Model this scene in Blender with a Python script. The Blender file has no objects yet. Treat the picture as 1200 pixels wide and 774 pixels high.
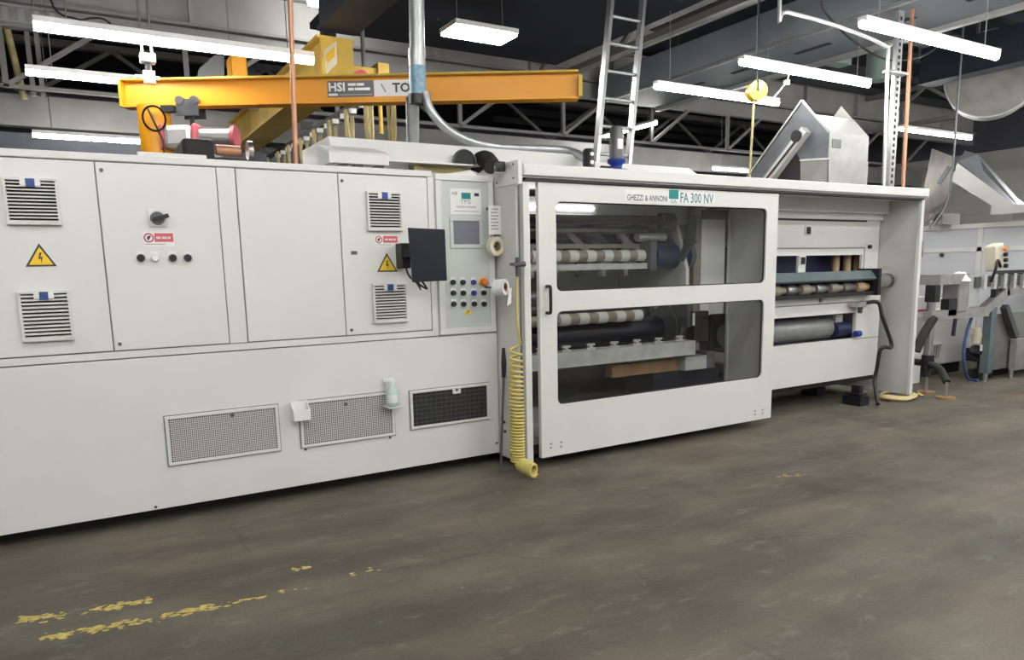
import bpy, bmesh, math, random
from mathutils import Vector, Matrix
random.seed(7)
S = bpy.context.scene
COL = S.collection
# ---------------------------------------------------------------- camera
FPX, YAW, PITCH, ROLL = 852.21, 0.53406, 0.15855, 0.020496
CAM = Vector((0.0, -5.1114, 1.6))
cy, sy, cp, sp = math.cos(YAW), math.sin(YAW), math.cos(PITCH), math.sin(PITCH)
fwd = Vector((sy*cp, cy*cp, -sp)); r0 = Vector((cy, -sy, 0)); d0 = fwd.cross(r0)
right = math.cos(ROLL)*r0 + math.sin(ROLL)*d0
down = -math.sin(ROLL)*r0 + math.cos(ROLL)*d0
cam = bpy.data.objects.new('camera', bpy.data.cameras.new('camera'))
COL.objects.link(cam)
mw = Matrix((right, -down, -fwd)).transposed().to_4x4(); mw.translation = CAM
cam.matrix_world = mw
cam.data.sensor_width = 36; cam.data.lens = FPX/1200*36; cam.data.shift_y = 63/1200
cam.data.clip_end = 200
S.camera = cam
# ---------------------------------------------------------------- world, exposure
S.view_settings.view_transform = 'Standard'; S.view_settings.look = 'None'
S.view_settings.gamma = 1; S.view_settings.exposure = 0.05; S.view_settings.use_curve_mapping = False
W = bpy.data.worlds.new('world'); S.world = W; W.use_nodes = True
W.node_tree.nodes['Background'].inputs[0].default_value = (0.55, 0.6, 0.68, 1)
W.node_tree.nodes['Background'].inputs[1].default_value = 0.06
LAMP_STRENGTH = 60.0

# ---------------------------------------------------------------- measuring helpers (real planes of the place)
def ray(px, py):
    return right*((px-600)/FPX) + down*((py-450)/FPX) + fwd
def UY(px, py, y):
    d = ray(px, py); return CAM + d*((y-CAM.y)/d.y)
def UX(px, py, x):
    d = ray(px, py); return CAM + d*((x-CAM.x)/d.x)
def UZ(px, py, z):
    d = ray(px, py); return CAM + d*((z-CAM.z)/d.z)

# ---------------------------------------------------------------- materials
MATS = {}
def mat(name, col, rough=.5, metal=0., noise=0., scale=4., bump=0., emit=0., spec=None, trans=0., alpha=1.):
    m = bpy.data.materials.new(name); m.use_nodes = True
    nt = m.node_tree; b = nt.nodes['Principled BSDF']
    b.inputs['Base Color'].default_value = (*col, 1); b.inputs['Roughness'].default_value = rough
    b.inputs['Metallic'].default_value = metal
    if spec is not None: b.inputs['Specular IOR Level'].default_value = spec
    if trans: b.inputs['Transmission Weight'].default_value = trans
    if alpha < 1: b.inputs['Alpha'].default_value = alpha
    if emit:
        b.inputs['Emission Color'].default_value = (*col, 1); b.inputs['Emission Strength'].default_value = emit
    if noise or bump:
        tc = nt.nodes.new('ShaderNodeTexCoord'); n = nt.nodes.new('ShaderNodeTexNoise')
        n.inputs['Scale'].default_value = scale; n.inputs['Detail'].default_value = 6
        nt.links.new(tc.outputs['Object'], n.inputs['Vector'])
        if noise:
            r = nt.nodes.new('ShaderNodeValToRGB')
            r.color_ramp.elements[0].position = .3; r.color_ramp.elements[1].position = .7
            r.color_ramp.elements[0].color = (*[c*(1-noise) for c in col], 1)
            r.color_ramp.elements[1].color = (*[min(1, c*(1+noise*.5)) for c in col], 1)
            nt.links.new(n.outputs['Fac'], r.inputs['Fac']); nt.links.new(r.outputs['Color'], b.inputs['Base Color'])
        if bump:
            bp = nt.nodes.new('ShaderNodeBump'); bp.inputs['Strength'].default_value = bump; bp.inputs['Distance'].default_value = .01
            nt.links.new(n.outputs['Fac'], bp.inputs['Height']); nt.links.new(bp.outputs['Normal'], b.inputs['Normal'])
    MATS[name] = m
    return m
mat('white', (.74, .745, .72), .38, noise=.035, scale=1.6)
mat('white2', (.70, .70, .68), .45, noise=.05, scale=3)
mat('panelgrey', (.56, .60, .575), .4)
mat('offwhite', (.7, .7, .67), .5)
mat('greywall', (.62, .62, .60), .6, noise=.1, scale=2)
mat('black', (.012, .012, .014), .45)
mat('gap', (.03, .03, .03), .8)
mat('seam', (.26, .26, .25), .7)
mat('screenblack', (.010, .012, .020), .3)
mat('screengrey', (.17, .17, .21), .3)
mat('rubber', (.02, .02, .02), .7)
mat('steel', (.50, .50, .49), .32, metal=.9, noise=.12, scale=6)
mat('steelsheet', (.34, .34, .33), .46, metal=.8, noise=.2, scale=4)
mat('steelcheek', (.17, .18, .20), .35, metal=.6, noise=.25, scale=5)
mat('steeldark', (.30, .31, .33), .38, metal=.8, noise=.2, scale=4)
mat('galv', (.48, .50, .51), .4, metal=.7, noise=.15, scale=12)
mat('alu', (.66, .66, .65), .35, metal=.6)
mat('yellow', (.74, .32, .010), .4, noise=.05, scale=2)
mat('yellowold', (.56, .37, .05), .55, noise=.2, scale=3)
mat('signyellow', (.90, .58, .03), .5)
mat('paintyellow', (.60, .48, .13), .7, noise=.4, scale=30)
mat('paintfaded', (.36, .28, .13), .8, noise=.4, scale=40)
mat('reelyellow', (.9, .62, .02), .4)
mat('hoseyellow', (.66, .56, .16), .4)
mat('cordyellow', (.62, .52, .26), .5)
mat('khaki', (.42, .36, .17), .7, noise=.3, scale=9)
mat('red', (.55, .04, .09), .5)
mat('pinkred', (.62, .12, .15), .5)
mat('orange', (.75, .22, .05), .4)
mat('brown', (.33, .19, .09), .6, noise=.25, scale=8)
mat('tan', (.42, .30, .17), .6, noise=.2, scale=8)
mat('copper', (.55, .28, .17), .45, metal=.4)
mat('blue', (.02, .05, .30), .4)
mat('bluedark', (.012, .018, .07), .4)
mat('bluevent', (.03, .07, .26), .4)
mat('tapeblue', (.22, .38, .50), .4, noise=.3, scale=30)
mat('teal', (.0, .22, .22), .4)
mat('tealtext', (.03, .19, .24), .5)
mat('ink', (.05, .06, .06), .6)
mat('inkgrey', (.30, .31, .30), .6)
mat('paper', (.82, .82, .80), .6)
mat('tapecream', (.72, .66, .52), .6)
mat('tealbar', (.12, .16, .17), .35, noise=.15, scale=6)
mat('rollerdark', (.045, .045, .05), .35)
mat('rollernavy', (.015, .017, .032), .25)
mat('rollergrey', (.30, .31, .31), .3, metal=.3, noise=.15, scale=8)
mat('rollertan', (.28, .25, .20), .5, noise=.2, scale=10)
mat('machinegrey', (.42, .43, .43), .5, noise=.15, scale=4)
mat('machinedark', (.10, .103, .11), .5, noise=.2, scale=5)
mat('floorpan', (.5, .5, .48), .5, noise=.2, scale=3)
mat('trough', (.56, .57, .55), .5, noise=.2, scale=9)
mat('duct', (.20, .225, .25), .55, noise=.08, scale=2)
mat('ductgreen', (.30, .40, .38), .5)
mat('girderpale', (.36, .36, .345), .6, noise=.12, scale=2.5)
mat('girdermid', (.27, .27, .265), .6, noise=.12, scale=2.5)
mat('trussgrey', (.20, .20, .195), .6, noise=.1, scale=4)
mat('navybeam', (.030, .036, .055), .6)
mat('roof', (.008, .011, .020), .85, noise=.2, scale=.8)
mat('roofgrey', (.05, .052, .06), .75, noise=.25, scale=1.5)
mat('wallpale', (.66, .66, .62), .7, noise=.06, scale=1.5)
mat('walldark', (.12, .125, .15), .8, noise=.15, scale=1)
mat('drum', (.27, .26, .24), .7, noise=.3, scale=3)
mat('ladder', (.36, .37, .37), .35, metal=.55)
mat('greenbottle', (.55, .70, .62), .2, spec=.6)
mat('clearcap', (.80, .84, .82), .25)
mat('lampwhite', (.85, .85, .85), .4)
mat('steelbrown', (.36, .335, .30), .4, metal=.75, noise=.2, scale=4)
mat('gunmetal', (.11, .115, .12), .4, metal=.5)
mat('bluehose', (.05, .11, .25), .4)
mat('partition', (.70, .72, .75), .4, noise=.04, scale=2)
mat('convsteel', (.40, .40, .38), .4, metal=.5, noise=.2, scale=10)
m = mat('tube', (1.0, .975, .93), .5)
m.node_tree.nodes['Principled BSDF'].inputs['Emission Color'].default_value = (1, .985, .955, 1)
m.node_tree.nodes['Principled BSDF'].inputs['Emission Strength'].default_value = LAMP_STRENGTH
m = mat('stripglow', (1.0, .98, .95), .5)  # emission for the white strip inside the housing
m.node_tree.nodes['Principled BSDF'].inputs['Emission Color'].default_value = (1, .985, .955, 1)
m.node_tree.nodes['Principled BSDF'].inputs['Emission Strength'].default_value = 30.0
# clear polycarbonate pane: transparent with a glossy skin
def glassmat(name, tint, k, rough=.03):
    m = bpy.data.materials.new(name); m.use_nodes = True; nt = m.node_tree
    nt.nodes.remove(nt.nodes['Principled BSDF'])
    out = nt.nodes['Material Output']; t = nt.nodes.new('ShaderNodeBsdfTransparent'); t.inputs[0].default_value = (*tint, 1)
    g = nt.nodes.new('ShaderNodeBsdfGlossy'); g.inputs['Roughness'].default_value = rough
    mx = nt.nodes.new('ShaderNodeMixShader'); lw = nt.nodes.new('ShaderNodeLayerWeight'); lw.inputs[0].default_value = .5
    p = nt.nodes.new('ShaderNodeMath'); p.operation = 'POWER'; p.inputs[1].default_value = 4
    q = nt.nodes.new('ShaderNodeMath'); q.operation = 'MULTIPLY_ADD'; q.inputs[1].default_value = .6; q.inputs[2].default_value = k
    nt.links.new(lw.outputs['Facing'], p.inputs[0]); nt.links.new(p.outputs[0], q.inputs[0])
    nt.links.new(q.outputs[0], mx.inputs[0]); nt.links.new(t.outputs[0], mx.inputs[1]); nt.links.new(g.outputs[0], mx.inputs[2])
    nt.links.new(mx.outputs[0], out.inputs[0]); MATS[name] = m
glassmat('glass', (.93, .935, .93), .035)
# worn concrete floor
m = bpy.data.materials.new('concrete'); m.use_nodes = True; nt = m.node_tree; b = nt.nodes['Principled BSDF']; MATS['concrete'] = m
tc = nt.nodes.new('ShaderNodeTexCoord')
def noise(sc, det, rg=.55, st=None):
    n = nt.nodes.new('ShaderNodeTexNoise'); n.inputs['Scale'].default_value = sc; n.inputs['Detail'].default_value = det
    n.inputs['Roughness'].default_value = rg
    if st:
        mp = nt.nodes.new('ShaderNodeMapping'); mp.inputs['Scale'].default_value = st
        nt.links.new(tc.outputs['Object'], mp.inputs[0]); nt.links.new(mp.outputs[0], n.inputs['Vector'])
    else: nt.links.new(tc.outputs['Object'], n.inputs['Vector'])
    return n
def ramp(src, p0, c0, p1, c1):
    r = nt.nodes.new('ShaderNodeValToRGB'); e = r.color_ramp.elements
    e[0].position = p0; e[0].color = (*c0, 1); e[1].position = p1; e[1].color = (*c1, 1)
    nt.links.new(src, r.inputs[0]); return r
def mixc(a, bb, f, mode='MIX'):
    x = nt.nodes.new('ShaderNodeMixRGB'); x.blend_type = mode
    for s, i in ((f, 0), (a, 1), (bb, 2)):
        if isinstance(s, float): x.inputs[i].default_value = s
        elif isinstance(s, tuple): x.inputs[i].default_value = (*s, 1)
        else: nt.links.new(s, x.inputs[i])
    return x.outputs[0]
base = ramp(noise(.7, 8, .6).outputs[0], .35, (.104, .094, .076), .68, (.165, .148, .122)).outputs[0]
stre = ramp(noise(1.5, 6, .6, (.35, 1.6, 1)).outputs[0], .38, (.72, .72, .72), .66, (1.18, 1.16, 1.12)).outputs[0]
col = mixc(base, stre, .9, 'MULTIPLY')
scuff = ramp(noise(5, 9, .75, (.6, 1.4, 1)).outputs[0], .55, (0, 0, 0), .8, (1, 1, 1)).outputs[0]
col = mixc(col, (.25, .24, .21), scuff)
tint = ramp(noise(.9, 5, .6).outputs[0], .42, (.985, 1.0, .975), .58, (1.02, .995, .985)).outputs[0]
col = mixc(col, tint, 1.0, 'MULTIPLY')
grit = ramp(noise(60, 4, .7).outputs[0], .3, (.82, .82, .82), .7, (1.14, 1.14, 1.13)).outputs[0]
col = mixc(col, grit, .8, 'MULTIPLY')
chip = ramp(noise(14, 2, .4).outputs[0], .775, (0, 0, 0), .79, (1, 1, 1)).outputs[0]
col = mixc(col, (.42, .40, .34), mixc((0., 0., 0.), chip, .7))
stain = ramp(noise(.45, 4, .5, (.7, 1, 1)).outputs[0], .58, (1, 1, 1), .75, (.8, .74, .70)).outputs[0]
col = mixc(col, stain, 1.0, 'MULTIPLY')
spots = ramp(noise(26, 3, .5).outputs[0], .74, (0, 0, 0), .77, (1, 1, 1)).outputs[0]
col = mixc(col, (.05, .045, .045), mixc((0., 0., 0.), spots, .55))
vor = nt.nodes.new('ShaderNodeTexVoronoi'); vor.feature = 'DISTANCE_TO_EDGE'; vor.inputs['Scale'].default_value = .33
wn = noise(2.5, 5, .6); mxv = nt.nodes.new('ShaderNodeMixRGB'); mxv.inputs[0].default_value = .25
nt.links.new(tc.outputs['Object'], mxv.inputs[1]); nt.links.new(wn.outputs['Color'], mxv.inputs[2]); nt.links.new(mxv.outputs[0], vor.inputs['Vector'])
crack = ramp(vor.outputs['Distance'], .0, (1, 1, 1), .0025, (0, 0, 0)).outputs[0]
crk = mixc((0., 0., 0.), crack, ramp(noise(.8, 2).outputs[0], .5, (0, 0, 0), .6, (.45, .45, .45)).outputs[0])
col = mixc(col, (.05, .045, .04), crk)
nt.links.new(col, b.inputs['Base Color'])
rr = ramp(noise(2.2, 6).outputs[0], .3, (.5, .5, .5), .75, (.75, .75, .75)).outputs[0]
nt.links.new(rr, b.inputs['Roughness']); b.inputs['Specular IOR Level'].default_value = .22
bp = nt.nodes.new('ShaderNodeBump'); bp.inputs['Strength'].default_value = .12; bp.inputs['Distance'].default_value = .01
nt.links.new(noise(9, 8, .65).outputs[0], bp.inputs['Height']); nt.links.new(bp.outputs[0], b.inputs['Normal'])

# ---------------------------------------------------------------- mesh helpers
class MB:
    def __init__(s): s.v = []; s.f = []; s.sm = []
    def _add(s, vs, fs, smooth=False):
        n = len(s.v); s.v += [Vector(v) for v in vs]
        s.f += [tuple(i+n for i in f) for f in fs]; s.sm += [smooth]*len(fs); return s
    def box(s, a, b):
        x0, x1 = sorted((a[0], b[0])); y0, y1 = sorted((a[1], b[1])); z0, z1 = sorted((a[2], b[2]))
        return s._add([(x0,y0,z0),(x1,y0,z0),(x1,y1,z0),(x0,y1,z0),(x0,y0,z1),(x1,y0,z1),(x1,y1,z1),(x0,y1,z1)],
                      [(0,3,2,1),(4,5,6,7),(0,1,5,4),(1,2,6,5),(2,3,7,6),(3,0,4,7)])
    def obox(s, a, b, w, h, up=(0,0,1)):
        a = Vector(a); b = Vector(b); d = (b-a).normalized(); u = Vector(up)
        sd = d.cross(u)
        if sd.length < 1e-4: sd = d.cross(Vector((1,0,0)))
        sd.normalize(); u = sd.cross(d)
        vs = [p + sd*(w/2*i) + u*(h/2*j) for p in (a, b) for i, j in ((-1,-1),(1,-1),(1,1),(-1,1))]
        return s._add(vs, [(0,1,2,3),(7,6,5,4),(0,4,5,1),(1,5,6,2),(2,6,7,3),(3,7,4,0)])
    def tube(s, path, r, n=8, caps=True):
        P = [Vector(p) for p in path]; rings = []; ref = None
        for i, p in enumerate(P):
            t = (P[min(i+1, len(P)-1)] - P[max(i-1, 0)]).normalized()
            if ref is None:
                ref = Vector((0,0,1)) if abs(t.z) < .9 else Vector((1,0,0))
            u = (ref - t*ref.dot(t)).normalized(); w = t.cross(u); ref = u
            rad = r[i] if isinstance(r, (list, tuple)) else r
            rings.append([p + (u*math.cos(k*2*math.pi/n) + w*math.sin(k*2*math.pi/n))*rad for k in range(n)])
        vs = [v for rg in rings for v in rg]; fs = []
        for i in range(len(P)-1):
            for k in range(n):
                fs.append((i*n+k, i*n+(k+1) % n, (i+1)*n+(k+1) % n, (i+1)*n+k))
        s._add(vs, fs, True)
        if caps:
            s._add(rings[0], [tuple(range(n-1, -1, -1))]); s._add(rings[-1], [tuple(range(n))])
        return s
    def prism(s, poly, ext):
        n = len(poly); P = [Vector(p) for p in poly]; e = Vector(ext)
        return s._add(P + [p+e for p in P], [tuple(range(n)), tuple(range(2*n-1, n-1, -1))] + [(i, i+n, (i+1) % n+n, (i+1) % n) for i in range(n)])
    def frame(s, x0, x1, z0, z1, t, y0, y1):
        s.box((x0,y0,z0),(x1,y1,z0+t)); s.box((x0,y0,z1-t),(x1,y1,z1)); s.box((x0,y0,z0+t),(x0+t,y1,z1-t)); return s.box((x1-t,y0,z0+t),(x1,y1,z1-t))
    def ring(s, c, axis, r0, r1, h, n=24):
        ax = Vector(axis).normalized(); u = ax.orthogonal().normalized(); w = ax.cross(u); c = Vector(c); vs = []
        for k in range(n):
            d = u*math.cos(2*math.pi*k/n) + w*math.sin(2*math.pi*k/n)
            vs += [c+d*r0-ax*h/2, c+d*r1-ax*h/2, c+d*r1+ax*h/2, c+d*r0+ax*h/2]
        fs = []
        for k in range(n):
            a = 4*k; b = 4*((k+1) % n)
            for i in range(4): fs.append((a+i, a+(i+1) % 4, b+(i+1) % 4, b+i))
        return s._add(vs, fs)

def origin(o):
    p = Vector((0,0,0))
    while o: p += o.location; o = o.parent
    return p
def part(name, mb, m, parent=None, bevel=0., loc=None, kind=None):
    o0 = origin(parent) if parent else Vector((0,0,0))
    if loc is None:
        lo = Vector([min(v[i] for v in mb.v) for i in range(3)]); hi = Vector([max(v[i] for v in mb.v) for i in range(3)])
        loc = Vector(((lo.x+hi.x)/2, (lo.y+hi.y)/2, lo.z)) if not parent else (lo+hi)/2
    me = bpy.data.meshes.new(name)
    me.from_pydata([tuple(v-loc) for v in mb.v], [], mb.f)
    me.polygons.foreach_set('use_smooth', mb.sm)
    bm = bmesh.new(); bm.from_mesh(me); bmesh.ops.recalc_face_normals(bm, faces=bm.faces)
    if bevel: 
        ed = [e for e in bm.edges if len(e.link_faces) == 2 and e.calc_face_angle(0) > .6]
        bmesh.ops.bevel(bm, geom=ed, offset=bevel, segments=2, affect='EDGES', profile=.5, clamp_overlap=True)
    bm.to_mesh(me); bm.free()
    me.materials.append(MATS[m] if isinstance(m, str) else m)
    o = bpy.data.objects.new(name, me); COL.objects.link(o)
    if parent: o.parent = parent
    o.location = loc - o0
    if kind: o['kind'] = kind
    return o
def copy_part(o, offset, parent=None):
    c = o.copy(); COL.objects.link(c); c.parent = parent or o.parent
    c.location = o.location + Vector(offset); return c
def thing(name, label, cat, loc, group=None):
    o = bpy.data.objects.new(name, None); COL.objects.link(o); o.location = loc; o.empty_display_size = .1
    return tag(o, label, cat, group)
def tag(o, label, cat, group=None):
    o['label'] = label; o['category'] = cat
    if group: o['group'] = group
    return o
def struct(name, mb, m, **k):
    o = part(name, mb, m, **k); o['kind'] = 'structure'; return o
def dup(root, off, label=None):
    r = root.copy(); COL.objects.link(r); r.location = root.location + Vector(off)
    if label: r['label'] = label
    for ch in list(root.children):
        c = ch.copy(); COL.objects.link(c); c.parent = r
        for g in list(ch.children):
            d = g.copy(); COL.objects.link(d); d.parent = c
    return r
def text(name, s, m, parent, x0, x1, z0, z1, y, bold=0.):
    """flat lettering on a front (facing -y), fitted to a rectangle"""
    cu = bpy.data.curves.new('t', 'FONT'); cu.body = s; cu.extrude = 0.0; cu.offset = bold; cu.resolution_u = 2
    ob = bpy.data.objects.new('t', cu); COL.objects.link(ob)
    me0 = bpy.data.meshes.new_from_object(ob.evaluated_get(bpy.context.evaluated_depsgraph_get()))
    bpy.data.objects.remove(ob); bpy.data.curves.remove(cu)
    vs = [v.co.copy() for v in me0.vertices]; fs = [tuple(p.vertices) for p in me0.polygons]; bpy.data.meshes.remove(me0)
    ax, bx = min(v.x for v in vs), max(v.x for v in vs); ay, by = min(v.y for v in vs), max(v.y for v in vs)
    mb = MB(); mb._add([(x0+(v.x-ax)/(bx-ax)*(x1-x0), y, z0+(v.y-ay)/(by-ay)*(z1-z0)) for v in vs], fs)
    return part(name, mb, m, parent)
def rect(tl, br, y):
    a = UY(*tl, y); b = UY(*br, y); return a.x, b.x, b.z, a.z     # x0,x1,z0,z1
def cable(pts, n=10):
    """smooth path through points"""
    P = [Vector(p) for p in pts]; P = [P[0]*2-P[1]] + P + [P[-1]*2-P[-2]]; out = []
    for i in range(1, len(P)-2):
        for k in range(n):
            t = k/n; a, b, c, d = P[i-1:i+3]
            out.append(.5*((2*b)+(c-a)*t+(2*a-5*b+4*c-d)*t*t+(3*b-a-3*c+d)*t**3))
    out.append(P[-2]); return out

# ================================================================ STRUCTURE
X0, X1, Y0, Y1, HC = -9., 24., -12., 15., 5.85
struct('floor', MB().box((X0,Y0,-.1),(X1,Y1,0)), 'concrete', loc=Vector((0,0,0)))
ceil = struct('ceiling', MB().box((X0,Y0,HC),(X1,Y1,HC+.1)), 'roof')
wb = struct('wall_back', MB().box((X0,Y1,0),(X1,Y1+.15,HC)), 'walldark')
wl = struct('wall_left', MB().box((X0-.15,Y0,0),(X0,Y1,HC)), 'walldark')
wf = struct('wall_front', MB().box((X0,Y0-.15,0),(X1,Y0,HC)), 'greywall')
wr = struct('wall_right', MB().box((X1,Y0,0),(X1+.15,Y1,4.75)), 'wallpale')
struct('trim_1', MB().box((X1-.05,Y0,4.75),(X1+.15,Y1,HC)), 'walldark')
# horizontal siding boards on the right wall
brd = None
for k in range(15):
    z = .25+k*.3
    if brd is None: brd = part('siding_board', MB().prism([(X1,Y0+.1,z),(X1-.035,Y0+.1,z),(X1-.012,Y0+.1,z+.285),(X1,Y0+.1,z+.285)], (0, Y1-Y0-.2, 0)), 'wallpale', wr)
    else: copy_part(brd, (0,0,.3*k))
# ceiling deck ribs seen from below
rib = part('roof_rib', MB().box((10.6,2,HC-.16),(X1,2.09,HC)), 'roofgrey', ceil)
for k in range(1, 18): copy_part(rib, (0, -8+k*1.15, 0))
struct('trim_4', MB().box((3.14,-4,4.92),(7.25,5.5,5.0)), 'roof')
def top_at(x, y):
    if 8.98 < x < 10.56 and -5.5 < y < 6.6: return 4.66
    if 7.68 < x < 8.77 and -5.5 < y < 6.6: return 5.24
    if 3.1 < x < 7.27 and -4 < y < 5.5: return 4.92
    return HC
# pale wall band (low back wall) below the truss
struct('trim_2', MB().box((X0,9.0,3.95),(X1,9.2,4.42)), 'girderpale')
struct('trim_3', MB().box((X0,9.05,2.2),(X1,9.15,3.85)), 'walldark')

# ---------------------------------------------------------------- roof girder and truss (along the hall)
YT = 7.0
g = thing('roof_girder', 'pale grey steel roof girder with stiffeners running the length of the hall', 'girder', (7, YT, 5.2))
part('web', MB().box((-8,YT,5.2),(23,YT+.04,5.75)), 'girderpale', g)
part('bottom_flange', MB().box((-8,YT-.12,5.16),(23,YT+.16,5.2)), 'girdermid', g)
part('top_flange', MB().box((-8,YT-.12,5.75),(23,YT+.16,5.79)), 'girdermid', g)
st = part('stiffener', MB().box((-6,YT-.1,5.2),(-5.94,YT,5.75)), 'girderpale', g)
for k in range(1, 15): copy_part(st, (k*1.95, 0, 0))
t = thing('roof_truss', 'grey steel roof truss with thin bottom chord below the pale girder', 'truss', (7, YT, 4.1))
part('top_chord', MB().box((-8,YT-.05,4.86),(23,YT+.1,5.14)), 'girdermid', t)
part('bottom_chord', MB().box((-8,YT-.03,4.09),(23,YT+.03,4.14)), 'trussgrey', t)
vp_ = part('web_post', MB().box((-5.04,YT-.03,4.1),(-4.97,YT+.03,4.9)), 'trussgrey', t)
for k in range(1, 12): copy_part(vp_, (k*2.24, 0, 0))
dg = part('web_diagonal', MB().obox((-5.0,YT,4.12),(-3.9,YT,4.9), .05, .06), 'trussgrey', t)
for k in range(1, 12): copy_part(dg, (k*2.24, 0, 0))
for xx in (-.23, -.12): part('web_post', MB().box((xx-.03,YT+.15,4.05),(xx+.03,YT+.21,4.98)), 'trussgrey', t)
part('bracing_pipe', MB().tube([(-.46,YT+.2,4.98),(-.35,YT+.2,4.0)], .045, 8), 'khaki', t)
cb_ = thing('castellated_beam', 'pale castellated beam with square openings at the end of the tube light', 'beam', (-2.5, 5, 4.37))
part('bottom_flange', MB().box((-6,4.95,4.37),(.12,5.07,4.39)), 'girderpale', cb_); part('top_flange', MB().box((-6,4.95,4.53),(.12,5.07,4.56)), 'girderpale', cb_)
wp = part('web_tooth', MB().box((.05,4.99,4.39),(.11,5.02,4.53)), 'girderpale', cb_)
for k in range(1, 40): copy_part(wp, (-.15*k, 0, 0))
for xx in (-5, -2.5, -.1): part('hanger_rod', MB().tube([(xx,5.01,4.56),(xx,5.01,HC)], .015, 6), 'trussgrey', cb_)
tag(part('roof_cable', MB().tube(cable([(.05,4.9,HC),(.07,4.9,4.66),(.30,4.9,4.475),(.45,4.9,4.50),(.56,4.9,4.515),(.65,4.9,4.47)],6), .012, 6), 'black'), 'thin black cable drooping over the castellated beam end', 'cable')
# second, far truss
t2 = thing('roof_truss', 'dark far roof truss standing behind the pale wall band', 'truss', (7, 11, 4.6))
part('top_chord', MB().box((-8,10.95,5.7),(23,11.1,5.82)), 'trussgrey', t2)
part('bottom_chord', MB().box((-8,10.97,4.75),(23,11.03,4.82)), 'trussgrey', t2)
d2 = part('web_diagonal', MB().obox((-6,11,4.8),(-4.6,11,5.72), .05, .07), 'trussgrey', t2)
d3 = part('web_diagonal', MB().obox((-4.6,11,5.72),(-3.2,11,4.8), .05, .07), 'trussgrey', t2)
for k in range(1, 10): copy_part(d2, (k*2.8,0,0)); copy_part(d3, (k*2.8,0,0))
# cross trusses running toward the viewer, under the deck
def cross_truss(x, zb, zt, ya, yb, label, m='trussgrey'):
    o = thing('cross_truss', label, 'truss', (x, (ya+yb)/2, zb))
    part('top_chord', MB().box((x-.06,ya,zt-.1),(x+.06,yb,zt)), m, o)
    part('bottom_chord', MB().box((x-.06,ya,zb),(x+.06,yb,zb+.09)), m, o)
    y = ya; up = True; ds = []
    while y < yb-1.2:
        a, b = (zb+.05, zt-.05) if up else (zt-.05, zb+.05)
        part('web_diagonal', MB().obox((x,y,a),(x,y+1.2,b), .06, .07), m, o); y += 1.2; up = not up
    return o
cross_truss(7.42, 4.75, 5.7, -5.5, 6.8, 'steel cross truss above the leaning ladder')
cross_truss(17.6, 4.75, 5.66, -5.5, 6.8, 'steel cross truss near the pale sided wall')
cross_truss(-1.9, 4.7, 5.68, -1., 6.8, 'steel cross truss over the left end of the white cabinet')
# flat wide duct running toward the viewer
d = thing('air_duct', 'wide blue grey flat air duct with bright lower edge strip', 'duct', (10.1, 2, 4.7))
part('duct_body', MB().box((9.0,-5.5,4.72),(10.5,6.6,5.2)), 'duct', d, bevel=.02)
part('edge_strip', MB().box((10.42,-5.5,4.66),(10.54,6.6,4.72)), 'alu', d)
part('edge_strip', MB().box((9.0,-5.5,4.68),(9.06,6.6,4.72)), 'galv', d)
sl = part('slot', MB().box((9.70,4.6,4.708),(9.78,5.2,4.719)), 'gap', d)
for k in range(1, 8): copy_part(sl, (0,-1.25*k,0))
for k in range(5): part('hanger_rod', MB().tube([(9.6,-4.5+2.4*k,5.2),(9.6,-4.5+2.4*k,HC)], .02, 6), 'trussgrey', d)
d = thing('air_duct', 'upper grey metal trough with a long dark slot beside the flat duct', 'duct', (8.6, 2, 5.15))
part('duct_body', MB().box((7.7,-5.5,5.25),(8.75,6.6,5.6)), 'machinegrey', d)
part('slot', MB().box((8.15,.3,5.235),(8.28,4.2,5.249)), 'gap', d)
for k in range(4): part('hanger_rod', MB().tube([(8.2,-4.+2.8*k,5.6),(8.2,-4.+2.8*k,HC)], .02, 6), 'trussgrey', d)
# dark blue beam leading to the yellow crane
b_ = thing('roof_beam', 'dark navy box beam ending above the yellow crane girder', 'beam', (2.9, 0, 4.32))
part('beam_body', MB().box((2.72,-5.5,4.36),(3.06,3.55,4.86)), 'navybeam', b_)
part('flange', MB().box((2.66,-5.5,4.32),(3.12,3.6,4.36)), 'navybeam', b_)
for k in range(4): part('hanger_rod', MB().tube([(2.9,-4.5+2.4*k,4.86),(2.9,-4.5+2.4*k,HC)], .025, 6), 'navybeam', b_)

# ---------------------------------------------------------------- tube lights
def light(p, q, label, group=None, w=.09):
    """fixture from p to q (bottom centre line)"""
    p = Vector(p); q = Vector(q); dd = (q-p).normalized(); mid = (p+q)/2
    o = thing('tube_light', label, 'light', mid, group)
    part('housing', MB().obox(p+Vector((0,0,.075)), q+Vector((0,0,.075)), w*1.05, .05), 'lampwhite', o)
    part('diffuser', MB().tube([p+Vector((0,0,.03)), q+Vector((0,0,.03))], w*.42, 8), 'tube', o)
    for e in (p+dd*.25, q-dd*.25):
        top = top_at(e.x, e.y)
        part('suspension_wire', MB().tube([e+Vector((0,0,.09)), (e.x, e.y, top)], .006, 4), 'trussgrey', o)
    return o
AX = 'long tube light '
light((-.09,2.65,3.70),(2.31,2.65,3.70), AX+'hanging right above the left end of the yellow jib beam', w=.11)
a = UY(30,84,4.75); light((a.x,4.75,a.z-.03),(a.x+2.4,4.75,a.z-.03), AX+'half hidden behind the end of the yellow jib beam')
a = UY(38,158,7.9); light((a.x,7.9,a.z-.03),(a.x+2.4,7.9,a.z-.03), AX+'low on the dark far wall behind the yellow pillar')
light((6.58,-.57,3.76),(8.98,-.57,3.76), AX+'crossing in front of the perforated post and copper pipe')
light((6.86,1.14,3.86),(9.26,1.14,3.86), AX+'above the stainless hopper with the yellow cord reel beside it')
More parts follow.
